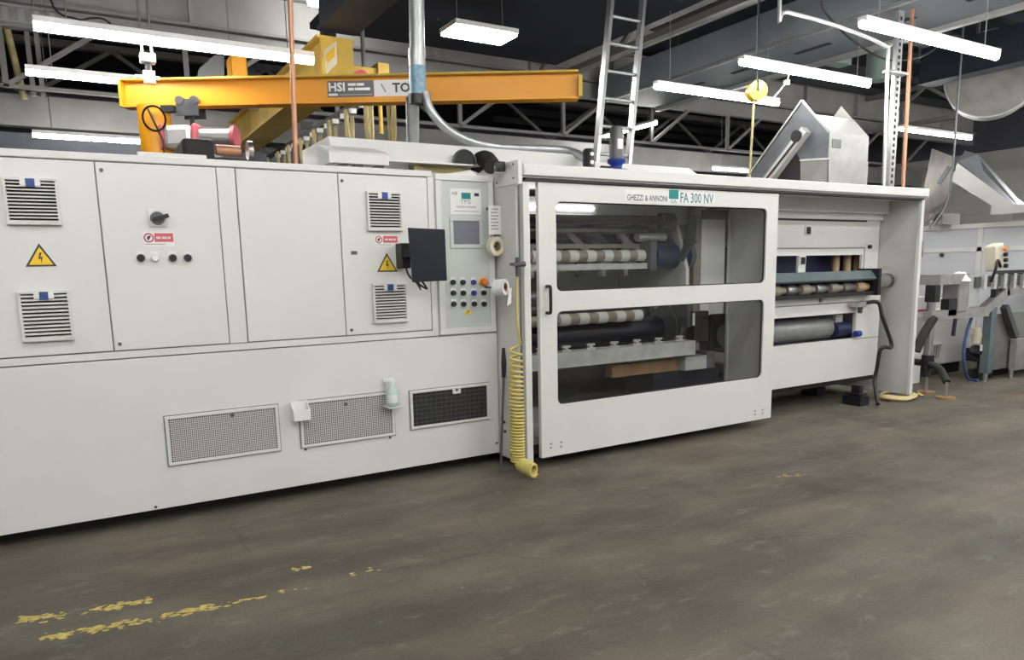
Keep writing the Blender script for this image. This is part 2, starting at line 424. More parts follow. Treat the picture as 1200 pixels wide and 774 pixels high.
light((6.88,2.62,3.91),(9.28,2.62,3.91), AX+'between the leaning ladder and the yellow cord reel')
light((13.46,3.28,3.97),(15.86,3.28,3.97), AX+'right of the perforated post near the pale sided wall')
light((10.66,9.05-.3,4.47),(10.67,6.85,4.47), AX+'seen through the rungs of the leaning ladder')
a = UY(836,199,7.6); light((a.x,7.6,a.z),(a.x+1.5,7.6,a.z), 'short tube light low behind the inclined edge of the stainless hopper')
a = UY(378,5,6.2); light((a.x-.2,6.2,a.z),(a.x+.25,6.2,a.z), 'small bright lamp beside the dark navy beam', w=.2)
# wide panel light
a = UY(527,33,3.2); b = UY(597,38,3.2)
hl = thing('panel_light', 'short wide panel light hanging right of the vertical pipe', 'light', ((a.x+b.x)/2, 3.2, a.z))
part('housing', MB().box((a.x-.02,3.0,a.z+.0),(b.x+.02,3.45,a.z+.06)), 'lampwhite', hl, bevel=.01)
part('diffuser', MB().box((a.x,3.02,a.z-.03),(b.x,3.43,a.z)), 'tube', hl)
for xx in (a.x+.1, b.x-.1): part('suspension_wire', MB().tube([(xx,3.2,a.z+.06),(xx,3.2,top_at(xx,3.2))], .006, 4), 'trussgrey', hl)
# same rows carried on unseen over front aisle; right-hand column added to brighten wall
for yy in (-2.4, -4.6, -6.8, -9.0):
    for xx in (-4.6, -.9, 3.3, 6.5, 11.0, 15.0):
        if not (xx > 14 and yy < -7): light((xx,yy,4.4),(xx+2.4,yy,4.4), 'unseen long tube light over the front aisle', 'tube lights over the front aisle')

for xx, yy in ((11.0, -.57), (14.2, .5), (11.0, -1.5)):  # extra lamps out of view, added to brighten the second line
    light((xx,yy,3.9),(xx+2.4,yy,3.9), 'unseen added tube light above the second conveyor line', 'unseen added tube lights above the second conveyor line')
for yy in (1.9, -.6):  # more lamps out of view, added to lift the dim right wall
    light((18.6,yy,4.3),(21.0,yy,4.3), 'unseen added tube light close to the pale sided wall', 'unseen added tube lights close to the pale sided wall')
# ================================================================ CONTROL CABINET (left)
cab = thing('control_cabinet', 'long white electrical control cabinet with louvred doors and mesh vents', 'cabinet', (.4, .6, 0))
XL, XR = -2.2, 2.885
part('body', MB().box((XL,.02,.1),(XR,1.25,2.27)), 'white2', cab)
part('top_cap', MB().box((XL,-.012,2.278),(2.36,1.27,2.322)), 'white', cab, bevel=.006)
part('plinth', MB().box((XL,.16,0),(XR-.02,1.2,.1)), 'gap', cab)
part('seam_plate', MB().box((XL,.006,1.085),(2.36,.0195,2.277)), 'seam', cab)
part('lower_panel', MB().box((XL,-.012,.09),(XR,.018,1.083)), 'white', cab, bevel=.004)
part('rail', MB().box((XL,-.010,1.092),(2.345,.012,1.134)), 'white', cab)
part('post', MB().box((.849,-.010,1.14),(.958,.012,2.272)), 'white', cab)
part('post', MB().box((2.322,-.010,1.092),(2.375,.018,2.277)), 'white', cab)
DOORS = [(-1.95,-1.28),(-1.275,-.60),(-.512,.164),(.171,.842),(.966,1.637),(1.644,2.314)]
part('post', MB().box((-.595,-.010,1.14),(-.518,.012,2.272)), 'white', cab)
DO = []
for x0, x1 in DOORS:
    DO.append(part('cabinet_door', MB().box((x0,-.014,1.142),(x1,.012,2.270)), 'white', cab, bevel=.003))
def screw(x, z, par, y=-.014, r=.011, m='gunmetal'):
    return part('door_lock', MB().tube([(x,y,z),(x,y-.008,z)], r, 10), m, par)
for p, dr in (((118.5,199.5),3),((140.5,403.5),3),((400.5,212),5),((412,387),5)):
    w = UY(*p, -.014); screw(w.x, w.z, DO[dr])
# louvred fan grilles
def grille(tl, br):
    x0, x1, z0, z1 = rect(tl, br, -.03)
    gr = part('vent_grille', MB().frame(x0, x1, z0, z1, .016, -.044, -.014), 'offwhite', cab, bevel=.003)
    part('grille_back', MB().box((x0+.01,-.016,z0+.01),(x1-.01,-.0145,z1-.01)), 'gap', gr)
    n = 12; h = (z1-z0-.03)/n; first = None
    for k in range(n):
        if first is None:
            z = z0+.015
            first = part('slat', MB().prism([(x0+.012,-.024,z+h*.62),(x0+.012,-.042,z+h*.34),(x0+.012,-.042,z+h*.06),(x0+.012,-.024,z+h*.30)], (x1-x0-.024,0,0)), 'offwhite', gr)
        else: copy_part(first, (0,0,h*k))
    xm = (x0+x1)/2
    part('clip', MB().box((xm-.022,-.049,z1-.052),(xm+.022,-.04,z1-.006)), 'bluevent', gr)
    part('clip_surround', MB().box((xm-.05,-.046,z1-.046),(xm+.05,-.039,z1-.008)), 'paper', gr)
grille((1,207),(73,264)); grille((19,342),(88,398)); grille((429,224),(472,271)); grille((436,333),(478.5,377))
def triangle_sign(l, r, apex, par):
    a = UY(*l, -.015); b = UY(*r, -.015); c = UY(*apex, -.015); xm = (a.x+b.x)/2; w = b.x-a.x; h = c.z-a.z; z = (a.z+b.z)/2
    y = -.0145
    sg = part('warning_sign', MB().prism([(xm-w/2,y,z),(xm+w/2,y,z),(xm,y,z+h)], (0,-.002,0)), 'ink', par)
    part('sign_face', MB().prism([(xm-w*.39,y-.002,z+h*.075),(xm+w*.39,y-.002,z+h*.075),(xm,y-.002,z+h*.84)], (0,-.001,0)), 'signyellow', sg)
    s = w*.16; zz = z+h*.36; y2 = y-.003
    part('bolt_symbol', MB().prism([(xm-s*.1,y2,zz+s*1.3),(xm+s*.35,y2,zz+s*1.3),(xm+.0*s,y2,zz+s*.25),(xm+s*.5,y2,zz+s*.3),(xm-s*.05,y2,zz-s*1.4),(xm+s*.08,y2,zz-s*.2),(xm-s*.45,y2,zz-s*.2)], (0,-.001,0)), 'ink', sg)
triangle_sign((30,312.5),(67,312.5),(46,285), DO[2]); triangle_sign((442,319),(466,318.5),(454,296.5), DO[5])
def red_label(tl, br, par):
    x0, x1, z0, z1 = rect(tl, br, -.015); y = -.0145; h = z1-z0; w = x1-x0
    lb = part('notice_label', MB().box((x0,y-.0015,z0),(x1,y,z1)), 'paper', par)
    xs = x0+w*.36
    part('red_field', MB().box((xs,y-.003,z0+h*.32),(x1-w*.03,y-.0015,z1-h*.08)), 'pinkred', lb)
    for q0, q1 in ((.42, .56), (.60, .76), (.79, .88)): part('wording_block', MB().box((x0+w*q0,y-.0036,z0+h*.52),(x0+w*q1,y-.003,z0+h*.68)), 'offwhite', lb)
    part('symbol_ring', MB().ring((x0+w*.18,y-.002,z0+h*.6),(0,1,0), h*.24, h*.33, .001, 20), 'red', lb)
    part('symbol_hand', MB().prism([(x0+w*.12,y-.002,z0+h*.5),(x0+w*.17,y-.002,z0+h*.42),(x0+w*.26,y-.002,z0+h*.72),(x0+w*.21,y-.002,z0+h*.76),(x0+w*.13,y-.002,z0+h*.68)], (0,-.0008,0)), 'ink', lb)
    part('wording_line', MB().box((x0+w*.05,y-.002,z0+h*.13),(x1-w*.3,y-.0015,z0+h*.18)), 'inkgrey', lb)
red_label((167,272),(205,289), DO[3]); red_label((438.5,275.5),(467,289), DO[5])
w = UY(415,296.5,-.015); part('badge', MB().box((w.x-.022,-.018,w.z-.012),(w.x+.022,-.014,w.z+.012)), 'gunmetal', DO[5])
# rotary main switch and push buttons
a = UY(184.5,256,-.015)
sw = part('rotary_switch', MB().box((a.x-.052,-.026,a.z-.052),(a.x+.052,-.014,a.z+.052)), 'offwhite', DO[3], bevel=.004)
def button(px, py, par, cap, yb, s=.026):
    a = UY(px, py, yb)
    o = part('push_button', MB().tube([(a.x,yb,a.z),(a.x,yb-.012,a.z),(a.x,yb-.028,a.z)], [s,s,s*.8], 14), cap, par)
    part('legend_plate', MB().box((a.x-s*.95,yb-.003,a.z+s*.75),(a.x+s*.95,yb,a.z+s*1.75)), 'paper', o)
    return o
part('switch_knob', MB().tube([(a.x,-.026,a.z),(a.x,-.05,a.z)], [.042,.036], 20), 'gunmetal', sw)
part('switch_lever', MB().obox((a.x-.03,-.056,a.z-.012),(a.x+.06,-.056,a.z+.016), .024, .02, (0,1,0)), 'black', sw)
for px, c in ((165,'black'),(181.5,'paper'),(202.5,'black'),(220,'black')): button(px, 302.5, DO[3], c, -.015, .024)

# control panel at the right end of the cabinet
y = -.012
x0, x1, z0, z1 = rect((511,206),(583,386), y)
x0 = 2.378; x1 = 2.873; z0 = 1.095; z1 = 2.305
PF = part('panel_frame', MB().frame(x0, x1, z0, z1, .048, -.03, .018), 'white', cab, bevel=.005)
PP = part('control_panel', MB().box((x0+.045,-.016,z0+.045),(x1-.045,.0,z1-.045)), 'panelgrey', cab)
sx0, sx1, sz0, sz1 = rect((527,220.5),(564,252), -.018)
LS = part('logo_sign', MB().box((sx0,-.02,sz0),(sx1,-.016,sz1)), 'paper', PP)
sw_, sh_ = sx1-sx0, sz1-sz0
part('logo_block', MB().box((sx0+sw_*.36,-.0215,sz0+sh_*.60),(sx0+sw_*.66,-.02,sz0+sh_*.84)), 'teal', LS)
text('logo_letters', "T'F'G'", 'tealtext', LS, sx0+sw_*.33, sx0+sw_*.68, sz0+sh_*.42, sz0+sh_*.57, -.0212)
text('maker_name', 'GHEZZI & ANNONI', 'ink', LS, sx0+sw_*.18, sx0+sw_*.82, sz0+sh_*.26, sz0+sh_*.33, -.0212)
part('address_line', MB().box((sx0+sw_*.1,-.0212,sz0+sh_*.115),(sx0+sw_*.92,-.02,sz0+sh_*.135)), 'inkgrey', LS)
text('corner_mark', 'X8', 'ink', LS, sx0+sw_*.05, sx0+sw_*.22, sz0+sh_*.74, sz0+sh_*.87, -.0212)
part('corner_flag', MB().box((sx0+sw_*.78,-.0212,sz0+sh_*.72),(sx0+sw_*.93,-.02,sz0+sh_*.84)), 'bluedark', LS)
qx0, qx1, qz0, qz1 = rect((530,259),(562.5,286.5), -.018)
DS = part('display', MB().frame(qx0-.025, qx1+.025, qz0-.03, qz1+.03, .03, -.026, -.016), 'panelgrey', PP, bevel=.003)
part('display_screen', MB().box((qx0,-.019,qz0),(qx1,-.016,qz1)), 'screengrey', DS)
cols = [530.5, 542, 554.5, 566]
for r_, row in enumerate([(331,('black','black','blue','estop')),(343.5,('black','black','blue','black')),(356.5,('black',)*4)]):
    for c_, cap in enumerate(row[1]):
        if cap == 'estop':
            a = UY(566, 330.5, -.016)
            o = part('emergency_stop', MB().tube([(a.x,-.016,a.z),(a.x,-.019,a.z)], .038, 20), 'signyellow', PP)
            part('stop_button', MB().tube([(a.x,-.019,a.z),(a.x,-.05,a.z),(a.x,-.058,a.z)], [.026,.03,.022], 18), 'orange', o)
        else: button(cols[c_]+r_*.4, row[0], PP, cap, -.016, .021)
a = UY(543.5,369,-.016); b = UY(554,369,-.016); c = UY(549,362,-.016)
o = part('warning_sign', MB().prism([(a.x,-.016,a.z),(b.x,-.016,a.z),((a.x+b.x)/2,-.016,c.z)], (0,-.002,0)), 'signyellow', PP)
text('warning_mark', '!', 'ink', o, (a.x+b.x)/2-.008, (a.x+b.x)/2+.008, a.z+.008, a.z+(c.z-a.z)*.7, -.0185)

# mesh vents low on the cabinet
def wire_vent(tl, br, nx, nz, back, wirem, r):
    x0, x1, z0, z1 = rect(tl, br, -.02)
    vt = part('vent_panel', MB().frame(x0, x1, z0, z1, .02, -.03, -.012), 'white', cab, bevel=.003)
    part('shadow_gap', MB().box((x0-.007,-.0155,z0-.007),(x1+.007,-.012,z1+.007)), 'seam', vt)
    part('vent_back', MB().box((x0+.02,-.0175,z0+.02),(x1-.02,-.0156,z1-.02)), back, vt)
    mb = MB()
    for i in range(nx):
        x = x0+.028+(x1-x0-.056)*(i+.5)/nx; mb.box((x-r,-.024,z0+.02),(x+r,-.021,z1-.02))
    for i in range(nz):
        z = z0+.028+(z1-z0-.056)*(i+.5)/nz; mb.box((x0+.02,-.0265,z-r),(x1-.02,-.0235,z+r))
    part('wire_mesh', mb, wirem, vt, kind='stuff'); return vt, (x0, x1, z0, z1)
v1, e1 = wire_vent((192.5,489),(329,528), 56, 22, 'gap', 'offwhite', .0019)
v2, e2 = wire_vent((350,471),(463,510), 46, 22, 'gap', 'offwhite', .0020)
v3, e3 = wire_vent((480,459),(573.5,491), 15, 7, 'gap', 'gunmetal', .0025)
for px, py, vt in ((272,487,v1),(405,474,v2),(535,457,v3)):
    a = UY(px, py, -.03); part('vent_lock', MB().tube([(a.x,-.03,a.z),(a.x,-.036,a.z)], .012, 10), 'gunmetal', vt)
a = UY(535,457,-.028); part('latch_plate', MB().box((a.x-.035,-.034,a.z-.03),(a.x+.035,-.026,a.z+.015)), 'offwhite', v3)
LP = [c for c in cab.children if c.name.startswith('lower_panel')][0]
for px, py in ((182.5,594.5),(358,527),(457,513),(582,519.5)):
    a = UY(px, py, -.012); part('panel_screw', MB().tube([(a.x,-.012,a.z),(a.x,-.018,a.z)], .009, 8), 'ink', LP)

# tray and bottle hung on the middle vent
a = UY(341,472,-.06); b = UY(362,490,-.06)
o = thing('wall_tray', 'small white plastic tray hung on the corner of the mesh vent', 'tray', ((a.x+b.x)/2, -.05, b.z))
zt, zb_ = a.z, b.z-.005
part('tray_back', MB().box((a.x,-.036,zb_),(b.x,-.031,zt)), 'paper', o)
part('tray_base', MB().box((a.x,-.11,zb_),(b.x,-.036,zb_+.008)), 'paper', o, bevel=.002)
part('tray_lip', MB().box((a.x,-.115,zb_),(b.x,-.109,zb_+.075)), 'paper', o, bevel=.002)
for xx in (a.x, b.x-.005): part('tray_side', MB().prism([(xx,-.036,zb_+.008),(xx,-.11,zb_+.008),(xx,-.11,zb_+.07),(xx,-.036,zt)], (.005,0,0)), 'paper', o)
a = UY(460.5,476,-.085)
o = thing('dispenser_bracket', 'white shelf bracket holding a spray bottle beside the mesh vent', 'bracket', (a.x, -.05, a.z))
part('bracket_shelf', MB().box((a.x-.06,-.15,a.z-.01),(a.x+.055,-.031,a.z)), 'panelgrey', o, bevel=.003)
part('bracket_back', MB().box((a.x-.03,-.036,a.z),(a.x+.03,-.031,a.z+.2)), 'paper', o)
o = thing('spray_bottle', 'small pale green plastic bottle with white pump on wall bracket', 'bottle', (a.x, -.09, a.z))
part('bottle_body', MB().tube([(a.x,-.09,a.z+.001),(a.x,-.09,a.z+.01),(a.x,-.09,a.z+.11),(a.x,-.09,a.z+.15),(a.x,-.09,a.z+.16)], [.03,.042,.042,.02,.014], 16), 'greenbottle', o)
part('pump', MB().tube([(a.x,-.09,a.z+.16),(a.x,-.09,a.z+.185)], .02, 12), 'clearcap', o)
part('nozzle', MB().obox((a.x+.012,-.09,a.z+.195),(a.x-.075,-.09,a.z+.2), .024, .02), 'clearcap', o)
part('bottle_label', MB().tube([(a.x,-.09,a.z+.03),(a.x,-.09,a.z+.09)], .0428, 16, False), 'clearcap', o)

# monitor on arm
ym = -.34
cs = [UY(478,267,ym+.05), UY(521.5,269,ym-.03), UY(524,329,ym-.03), UY(483.5,331,ym+.05)]
o = thing('monitor', 'black flat monitor on a swing arm in front of the white doors', 'monitor', (cs[3].x, -.02, cs[3].z))
part('screen', MB().prism(cs, (.01,.03,0)), 'screenblack', o, bevel=.004)
bez = [c+(cs[2]-cs[0]).normalized()*0 for c in cs]
mid = sum(cs, Vector())/4
part('rear_housing', MB().prism([mid+(c-mid)*.7+Vector((.01,.031,0)) for c in cs], (.01,.035,0)), 'black', o)
a = UY(474,300,-.10)
part('arm_bracket', MB().box((a.x-.035,-.13,a.z-.09),(a.x+.035,-.016,a.z+.09)), 'black', o, bevel=.006)
part('swing_arm', MB().obox((a.x,-.12,a.z+.02), (mid.x,mid.y+.07,mid.z+.02), .05, .06), 'black', o)
part('monitor_cable', MB().tube(cable([(a.x,-.11,a.z-.08),(a.x+.03,-.13,a.z-.16),(a.x+.12,-.2,a.z-.24),(cs[3].x+.08,ym+.09,cs[3].z+.02)]), .008, 6), 'black', o)
a2 = cs[3]; part('stand_foot', MB().prism([(a2.x-.0,ym+.06,a2.z+.05),(a2.x+.05,ym+.06,a2.z+.03),(a2.x+.07,ym+.06,a2.z-.06)], (0,.02,0)), 'black', o)

# paper notice and tape rolls at the cabinet corner
x0n, x1n, z0n, z1n = rect((572,241),(587.3,275), -.10)
nt_ = thing('paper_notice', 'white printed paper list taped to the corner beside the control panel', 'notice', ((x0n+x1n)/2, -.10, z0n))
part('sheet', MB().box((x0n,-.1025,z0n),(x1n,-.1005,z1n)), 'paper', nt_)
for k in range(7):
    zz = z1n-(z1n-z0n)*(.14+k*.115); ww = x1n-x0n
    part('printed_line', MB().box((x0n+ww*(.3 if k == 0 else .18),-.1032,zz),(x1n-ww*(.2+.1*(k % 2)),-.1025,zz+.008)), 'inkgrey', nt_)
part('clip_arm', MB().box((x0n+.02,-.1004,z1n-.03),(x0n+.07,-.031,z1n-.01)), 'gunmetal', nt_)
def tape(px, py, yb, ax, r, h, label):
    a = UY(px, py, yb); o = thing('tape_roll', label, 'tape', (a.x, a.y, a.z-r))
    part('tape_body', MB().ring(a, ax, r*.55, r, h, 28), 'tapecream' if h < .06 else 'paper', o)
    part('cardboard_core', MB().ring(a, ax, r*.46, r*.55, h*.98, 28), 'tan', o)
    e = Vector(ax).normalized()
    part('peg', MB().tube([a+e*(h*.6), a-e*(h*.6), Vector((min(a.x,2.84), -.031, a.z))], r*.12, 8), 'gunmetal', o)
    return o, a
tape(580.5,289,-.12,(.25,-1,0),.074,.045,'cream roll of tape hanging below the paper notice')
o, a = tape(586.5,337,-.27,(.55,-.85,.05),.062,.09,'white wide roll of tape with loose end beside the push buttons')
part('loose_end', MB().prism([a+Vector((.045,-.05,-.02)),a+Vector((.066,-.05,-.0)),a+Vector((.058,-.055,-.12)),a+Vector((.022,-.055,-.14))], (.004,.003,0)), 'paper', o)

# pry bar leaning at the corner
a = UY(591,408,-.10); a1 = UY(590,443,-.125); g_ = UZ(587,552,0.005)
o = thing('pry_bar', 'long thin steel bar with black grip leaning at the cabinet corner', 'bar', (g_.x, g_.y, 0))
part('grip', MB().tube([a, a+(a1-a)*.5, a1], [.019,.022,.015], 10), 'black', o)
part('shaft', MB().tube([a1, g_], .010, 8), 'gunmetal', o)

# ================================================================ WINDER ENCLOSURE
YF = -.35
enc = thing('winder_enclosure', 'white rewinding machine housing with large glazed sliding door and rollers', 'machine', (5.5, .4, 0))
XA, XE = 2.895, 8.13
ZR = 2.262
# roof with front lip
part('roof', MB().box((XA,YF-.02,ZR),(XE+.04,1.3,ZR+.06)), 'white2', enc)
part('roof_lip', MB().box((XA+.03,YF-.045,ZR+.012),(XE+.05,YF-.0205,ZR+.10)), 'white', enc, bevel=.008)
part('door_track', MB().box((XA+.06,YF-.03,ZR-.022),(XE-.02,YF+.06,ZR-.001)), 'gap', enc)
CP = part('cover_plate', MB().box((XA-.006,YF-.03,2.216),(XA+.028,-.022,2.385)), 'white', enc)
for yy, zz in ((-.06,2.25),(-.06,2.35),(-.31,2.26),(-.31,2.36)):
    part('plate_screw', MB().tube([(XA-.006,yy,zz),(XA-.011,yy,zz)], .008, 8), 'gunmetal', CP)
part('side_panel', MB().box((XA,YF+.03,.07),(XA+.022,-.005,2.214)), 'white2', enc)
part('inner_side', MB().box((XA,-.0049,.07),(XA+.02,1.17,ZR-.001)), 'white2', enc)
part('corner_post', MB().box((XA+.045,YF-.005,.045),(XA+.105,YF+.03,2.225)), 'white', enc, bevel=.006)
part('post_seal', MB().box((XA+.02,YF+.0,.06),(XA+.046,YF+.028,2.21)), 'seam', enc)
# sliding door: frame with two window openings
dx0, dx1, dz0, dz1 = 3.073, 5.765, .087, 2.232
u = rect((651,236.5),(897,331.5), YF); l = rect((652,365.5),(891,444), YF)
ux0 = UY(651,300,YF).x; ux1 = UY(896.5,290,YF).x; lx1 = ux1
uz1 = (UY(700,238.3,YF).z+UY(860,243,YF).z)/2; uz0 = (UY(660,341.5,YF).z+UY(885,332,YF).z)/2
lz1 = (UY(660,364.5,YF).z+UY(885,352,YF).z)/2; lz0 = (UY(665,471.5,YF).z+UY(880,445,YF).z)/2
def rrect(x0, x1, z0, z1, r, n=5):
    out = []
    for cx, cz, a0 in ((x1-r,z1-r,0),(x0+r,z1-r,90),(x0+r,z0+r,180),(x1-r,z0+r,270)):
        for k in range(n+1):
            a = math.radians(a0+90*k/n); out.append((cx+r*math.cos(a), cz+r*math.sin(a)))
    return out
def holed(x0, x1, z0, z1, hole, y0, y1):
    """plate x0..x1,z0..z1 with one rounded hole"""
    mb = MB(); n = len(hole); hx = sum(h[0] for h in hole)/n; hz = sum(h[1] for h in hole)/n
    out = []
    for (x, z) in hole:
        dx_, dz_ = x-hx, z-hz
        k = min((x1-hx if dx_ > 0 else hx-x0)/max(abs(dx_), 1e-9), (z1-hz if dz_ > 0 else hz-z0)/max(abs(dz_), 1e-9))
        out.append((hx+dx_*k, hz+dz_*k))
    corners = [(x1,z1),(x0,z1),(x0,z0),(x1,z0)]
    for c in corners:
        i = min(range(n), key=lambda i: (out[i][0]-c[0])**2+(out[i][1]-c[1])**2); out[i] = c
    vs = [(x,y0,z) for x, z in hole]+[(x,y0,z) for x, z in out]+[(x,y1,z) for x, z in hole]+[(x,y1,z) for x, z in out]
    fs = []
    for i in range(n):
        j = (i+1) % n
        fs += [(i,j,n+j,n+i),(2*n+j,2*n+i,3*n+i,3*n+j),(j,i,2*n+i,2*n+j),(n+i,n+j,3*n+j,3*n+i)]
    return mb._add(vs, fs)
zm = (uz0+lz1)/2
SD = part('sliding_door', holed(dx0,dx1,zm,dz1,rrect(ux0,ux1,uz0,uz1,.05),YF-.012,YF+.028), 'white', enc)
dlow = part('door_lower_half', holed(dx0,dx1,dz0,zm,rrect(ux0,lx1,lz0,lz1,.05),YF-.012,YF+.028), 'white', SD)
part('window_pane', MB().box((ux0-.01,YF+.016,uz0-.01),(ux1+.01,YF+.020,uz1+.01)), 'glass', SD)
part('window_pane', MB().box((ux0-.01,YF+.016,lz0-.01),(lx1+.01,YF+.020,lz1+.01)), 'glass', SD)
for a_, b_2 in ((uz0,uz1),(lz0,lz1)):
    gk = rrect(ux0-.004,ux1+.004,a_-.004,b_2+.004,.054); gi = rrect(ux0+.009,ux1-.009,a_+.009,b_2-.009,.042)
    mb = MB(); n = len(gk); yy0, yy1 = YF+.004, YF+.016
    mb._add([(x,yy0,z) for x, z in gk]+[(x,yy0,z) for x, z in gi]+[(x,yy1,z) for x, z in gk]+[(x,yy1,z) for x, z in gi],
            [f for i in range(n) for f in ((i,(i+1)%n,n+(i+1)%n,n+i),(n+i,n+(i+1)%n,3*n+(i+1)%n,3*n+i))])
    part('window_gasket', mb, 'rubber', SD)
a = UY(642,336,YF-.03); b = UY(642,367,YF-.03)
part('pull_handle', MB().tube(cable([(a.x,YF-.012,a.z),(a.x,YF-.05,a.z),(a.x+.003,YF-.062,a.z-.02),(a.x+.003,YF-.062,b.z+.02),(a.x,YF-.05,b.z),(a.x,YF-.012,b.z)],5), .013, 8), 'black', SD)
bo = None
for px, py in ((645.5,520.5),(645.5,525),(657.5,518.5),(657.5,523.5),(884.5,482),(884.5,486),(893.5,480.5),(893.5,484.5)):
    a = UY(px, py, YF-.012); part('door_bolt', MB().tube([(a.x,YF-.012,a.z),(a.x,YF-.017,a.z)], .009, 8), 'inkgrey', SD)
yt = YF-.0128
x0, x1, z0, z1 = rect((735,228.5),(782,236), yt); zc_ = UY(760,232.3,yt).z
text('maker_name', 'GHEZZI & ANNONI', 'ink', SD, x0, x1, zc_-.024, zc_+.024, yt, .015)
x0, x1, z0, z1 = rect((784,224),(795,234), yt); zl = UY(789,229,yt).z
part('logo_block', MB().box((x0,yt-.001,zl-.03),(x1,yt,zl+.045)), 'teal', SD)
text('logo_letters', 'GA', 'tealtext', SD, x0+.02, x1-.02, zl-.065, zl-.034, yt)
x0, x1, z0, z1 = rect((797.5,227),(836,238), yt); zc_ = UY(817,232.5,yt).z
text('model_name', 'FA 300 NV', 'tealtext', SD, x0, x1, zc_-.042, zc_+.042, yt, .012)
part('film_patch', MB().box((UY(733,230,yt).x,YF-.0126,uz1+.03),(UY(838,230,yt).x,YF-.0121,dz1-.02)), 'paper', SD)

# interior ------------------------------------------------------------
YB = 1.15
part('inner_back', MB().box((XA+.02,YB,.3),(5.5,YB+.03,ZR-.001)), 'machinegrey', enc)
part('inner_back_lower', MB().box((XA+.02,.95,.02),(5.5,.98,.95)), 'machinedark', enc)
part('base_pan', MB().box((XA+.02,-.2,.16),(5.45,.94,.22)), 'floorpan', enc)
part('base_beam', MB().box((XA+.02,-.1,.05),(5.45,-.0,.16)), 'machinedark', enc)
for xx in (3.3, 5.2):
    for yy in (-.05, .85): part('machine_foot', MB().tube([(xx,yy,0),(xx,yy,.03),(xx,yy,.16)], [.06,.06,.025], 12), 'black', enc)
part('inner_header', MB().box((XA+.02,.30,1.98),(5.3,.36,2.2)), 'machinegrey', enc)
def roller(nm, pL, pR, y, r, m, xl=None, par=enc, n=18):
    a = UY(*pL, y); b = UY(*pR, y); z = (a.z+b.z)/2; xa = a.x if xl is None else xl
    return part(nm, MB().tube([(xa,y,z),(b.x,y,z)], r, n), m, par), z, b.x
XI = XA+.03
r_, z_, xe = roller('shaft', (655,257), (776,258), .25, .042, 'black', XI)
part('shaft_knob', MB().tube([(xe-.02,.25,z_),(xe+.12,.25,z_)], .075, 16), 'machinedark', r_)
part('glow_strip', MB().box((XI,.285,UY(690,244,.28).z-.005),(UY(697,244,.28).x,.299,UY(690,244,.28).z+.005)), 'stripglow', enc)  # white strip made to glow, added to brighten the interior
# banded rollers
def banded(pL, pR, y, r, nb, m0, m1, frac=.5):
    ro, z, xe = roller('banded_roller', pL, pR, y, r, m0, XI)
    p = (xe-XI)/nb; f = None
    for k in range(nb):
        x = XI+p*(k+.75-frac/2)
        bb = MB().tube([(x,y,z),(x+p*frac,y,z)], r*1.06, 18)
        if f is None: f = part('roller_band', bb, m1, ro); X_ = x
        else: copy_part(f, (x-X_,0,0), ro)
    return z, xe
z1_, xe1 = banded((655,301),(753,299.5), .30, .052, 9, 'rollertan', 'offwhite')
part('guide_bar', MB().box((XI,.24,z1_-.125),(xe1+.05,.29,z1_-.07)), 'trough', enc)
part('guide_bar', MB().box((XI,.34,z1_+.07),(xe1,.38,z1_+.11)), 'rollertan', enc)
part('roller_bearing', MB().box((xe1+.01,.2,z1_-.14),(xe1+.09,.4,z1_+.14)), 'machinedark', enc)
part('drive_motor', MB().tube([(xe1+.09,.3,z1_-.01),(xe1+.52,.3,z1_-.01)], .13, 16), 'bluedark', enc)
part('motor_flange', MB().tube([(xe1+.50,.3,z1_-.01),(xe1+.56,.3,z1_-.01)], .15, 16), 'machinedark', enc)
for k, (zz, rr2, yy, m_) in enumerate(((1.22,.06,.35,'rollerdark'),(1.33,.045,.55,'rollergrey'),(1.12,.05,.6,'rollerdark'),(1.80,.06,.75,'rollerdark'),(1.68,.045,.55,'rollergrey'))):
    part('roller', MB().tube([(XI,yy,zz),(4.75+.1*(k%3),yy,zz)], rr2, 16), m_, enc)
z2_, xe2 = banded((655,374),(750,371), .25, .05, 8, 'rollertan', 'offwhite')
part('large_roller', MB().tube([(XI,.45,z2_-.16),(5.1,.45,z2_-.16)], .13, 24), 'rollernavy', enc)
part('large_roller', MB().tube([(XI,.75,z2_-.05),(5.1,.75,z2_-.05)], .12, 24), 'rollerdark', enc)
za = UY(700,417,.0).z; xr = UY(811,404,.0).x
part('trough_beam', MB().box((XI,-.05,za-.075),(xr,.10,za+.06)), 'trough', enc, bevel=.006)
cf = None
for k in range(8):
    xx = XI+.13+k*.262
    if cf is None:
        cf = part('clip', MB().box((xx-.045,.0,za+.06),(xx+.045,.03,za+.075)).box((xx-.015,.0,za+.06),(xx+.015,.04,za+.11)).box((xx-.04,.0,za+.095),(xx+.04,.02,za+.11)), 'offwhite', enc)
        X_ = xx
    else: copy_part(cf, (xx-X_,0,0))
a = UY(750,432,.12); b = UY(792,427,.12)
part('brown_beam', MB().box((a.x-.35,.1,a.z-.055),(b.x,.2,a.z+.055)), 'brown', enc)
b2 = UY(828,420,.0)
part('grey_block', MB().box((b.x+.01,.0,b2.z-.10),(b2.x,.15,b2.z+.03)), 'machinegrey', enc)
part('dark_block', MB().box((b2.x,.0,b2.z-.10),(UY(838,415,0).x,.18,b2.z+.06)), 'machinedark', enc)
part('dark_base', MB().box((a.x+.15,.1,.24),(UY(842,440,.1).x,.5,b2.z-.11)), 'rollernavy', enc)
part('white_plate', MB().box((4.55,.9,1.72),(5.05,.93,2.12)), 'offwhite', enc)
part('white_plate', MB().box((XI,.9,1.62),(3.9,.93,1.75)), 'trough', enc)
